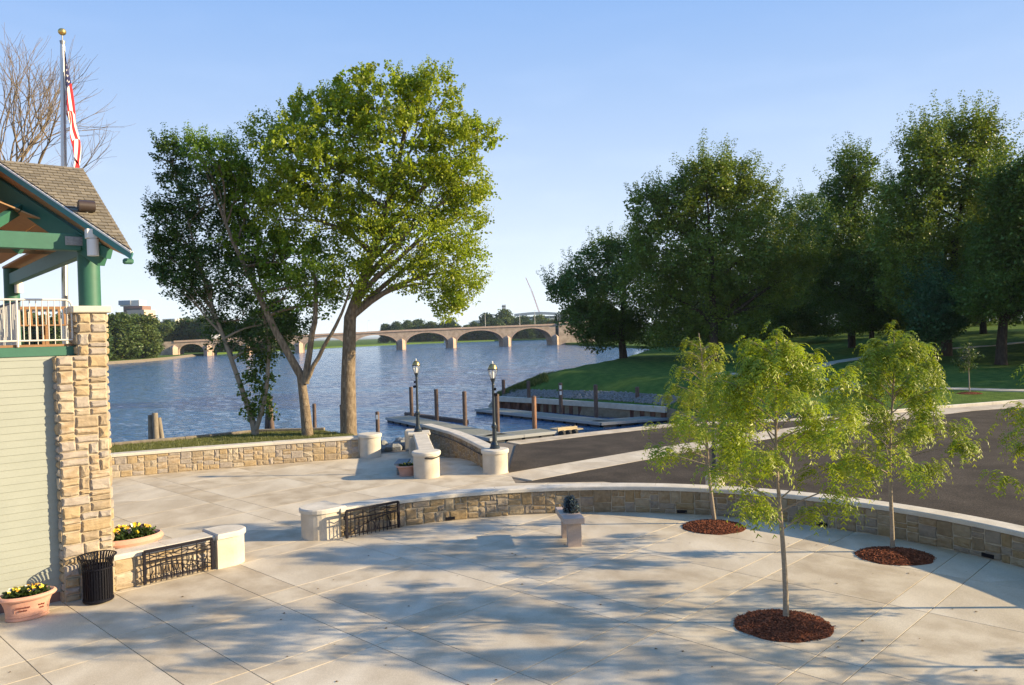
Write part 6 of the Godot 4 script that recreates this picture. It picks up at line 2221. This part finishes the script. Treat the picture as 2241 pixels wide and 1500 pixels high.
func furniture() -> void:  # bins, pots, gates, the bronze
	rng.seed = 555
	mulch(Vector3(4.83, 0.003, -14.52), 0.87, 0.80, "reddish mulch circle round the nearest young tree", 2600)
	mulch(Vector3(8.87, 0.003, -18.66), 0.86, 0.78, "dark mulch circle in the shade of the curved wall", 1600)
	mulch(Vector3(5.42, 0.003, -21.86), 0.85, 0.82, "reddish mulch circle farthest back, near the curved wall", 1400)
	mulch(Vector3(10.75, 0.003, -15.0), 0.86, 0.8, "mulch circle beyond the right edge of the picture", 500)
	mulch(Vector3(12.3, 0.003, -12.2), 0.86, 0.8, "mulch circle out of the picture at the lower right", 300)
	gate("dark iron gate folded against the curved wall, hinged at its left end", Vector3(-4.64, 0, -21.58), Vector3(-3.38, 0, -22.66), false)
	gate("dark iron gate folded against the short wall beside the litter bin", Vector3(-8.46, 0, -17.93), Vector3(-7.33, 0, -19.00), true)
	planter("oval terracotta planter with pansies and lettering beside the siding", Vector3(-10.02, 0.002, -16.12), deg_to_rad(40.0), true, 0.88)
	planter("oval terracotta planter of yellow flowers behind the short wall", Vector3(-9.22, 0.002, -18.82), deg_to_rad(40.0), false, 1.25)
	get_child(get_child_count() - 1).scale.y = 1.68
	planter("small terracotta planter beside the round ramp pier", Vector3(-4.28, 0.002, -31.35), 0.3, false, 0.72)
	# litter bin of flared slats
	var t := thing("litter_bin", "black slatted litter bin with a flared top beside the stone column", "litter bin", Vector3(-9.03, 0.0, -17.0))
	for k in 34:
		var a := TAU * k / 34
		var o := Vector3(cos(a), 0, sin(a))
		var pr := [[0.285, 0.05], [0.29, 0.40], [0.29, 0.76], [0.305, 0.86], [0.34, 0.95], [0.372, 0.99]]
		var mb := MB.new()
		for i in pr.size() - 1:
			mb.bar(o * pr[i][0] + Vector3.UP * pr[i][1], o * pr[i + 1][0] + Vector3.UP * pr[i + 1][1], 0.008, 0.034, Vector3(-o.z, 0, o.x))
		part(t, "slat", mb.mesh(), M.black)
	for q in [[0.296, 0.06, 0.03], [0.30, 0.74, 0.022], [0.375, 0.99, 0.012]]:
		var mb := MB.new()
		mb.lathe(Vector3.ZERO, [[q[0], q[1] - q[2]], [q[0] + 0.012, q[1] - q[2] * 0.6], [q[0] + 0.012, q[1] + q[2] * 0.6], [q[0], q[1] + q[2]]], 32)
		part(t, "hoop", mb.mesh(), M.black)
	var mb := MB.new()
	mb.lathe(Vector3.ZERO, [[0.001, 0.03], [0.255, 0.03], [0.265, 0.72], [0.25, 0.74]], 24)
	part(t, "liner", mb.mesh(), M.black)
	# granite table with the leafy bronze
	t = thing("granite_pedestal", "pinkish granite slab on two upright legs, carrying a bronze", "pedestal", Vector3(1.38, 0, -20.78))
	var bs := Basis(Vector3.UP, 0.10)
	mb = MB.new()
	mb.box(Vector3(0, 0.695, 0), Vector3(0.54, 0.15, 1.42), bs, 0.012)
	part(t, "slab", mb.mesh(), M.granite)
	for z in [0.46, -0.46]:
		mb = MB.new()
		mb.box(bs * Vector3(0.03, 0.305, z), Vector3(0.36, 0.629, 0.16), bs, 0.008)
		part(t, "leg", mb.mesh(), M.granite)
	t = thing("bronze_sculpture", "rounded heap of small bronze leaves on the granite slab", "sculpture", Vector3(1.40, 0.772, -20.85))
	mb = MB.new()
	for k in 420:
		var d := rv().normalized()
		if d.y < -0.15:
			d.y = -d.y
		var p := Vector3(d.x * 0.215, d.y * 0.43, d.z * 0.26) * rr(0.82, 1.05)
		p.x += (0.43 - p.y) * 0.10
		p.y = maxf(p.y, 0.012)
		var e := (rv() + Vector3.UP * 0.2).normalized() * rr(0.03, 0.055)
		var s := e.cross(d).normalized() * rr(0.008, 0.016)
		var b := d * 0.008
		mb.quad(p - e, p - s + b, p + e, p + s + b, d)
		mb.quad(p - e - b, p - s - b, p + e - b, p + s - b, -d)
	part(t, "leaves", mb.mesh(), M.verdigris)
	mb = MB.new()
	mb.lathe(Vector3(0.02, 0, 0), [[0.16, 0.0], [0.17, 0.1], [0.15, 0.22], [0.08, 0.32], [0.001, 0.36]], 14)
	part(t, "core", mb.mesh(), M.black)
	# a few fallen leaves on the paving
	var lf := leaf_cluster(1, 0.001, 0.07, 1.0, 5)
	var xf := []
	var cols := []
	for k in 90:
		xf.append(Transform3D(Basis(Vector3.UP, rr(0, TAU)).scaled(Vector3.ONE * rr(0.3, 0.9)), Vector3(rr(-9, 10), 0.006, rr(-23, -10))))
		var f := rr(0.4, 1.2)
		cols.append(Color(0.12 * f, 0.07 * f, 0.035 * f))
	var ll := many(self, "leaf_litter", lf, M.chip, xf, cols)
	ll.set_meta("label", "few dry leaves scattered on the paving")
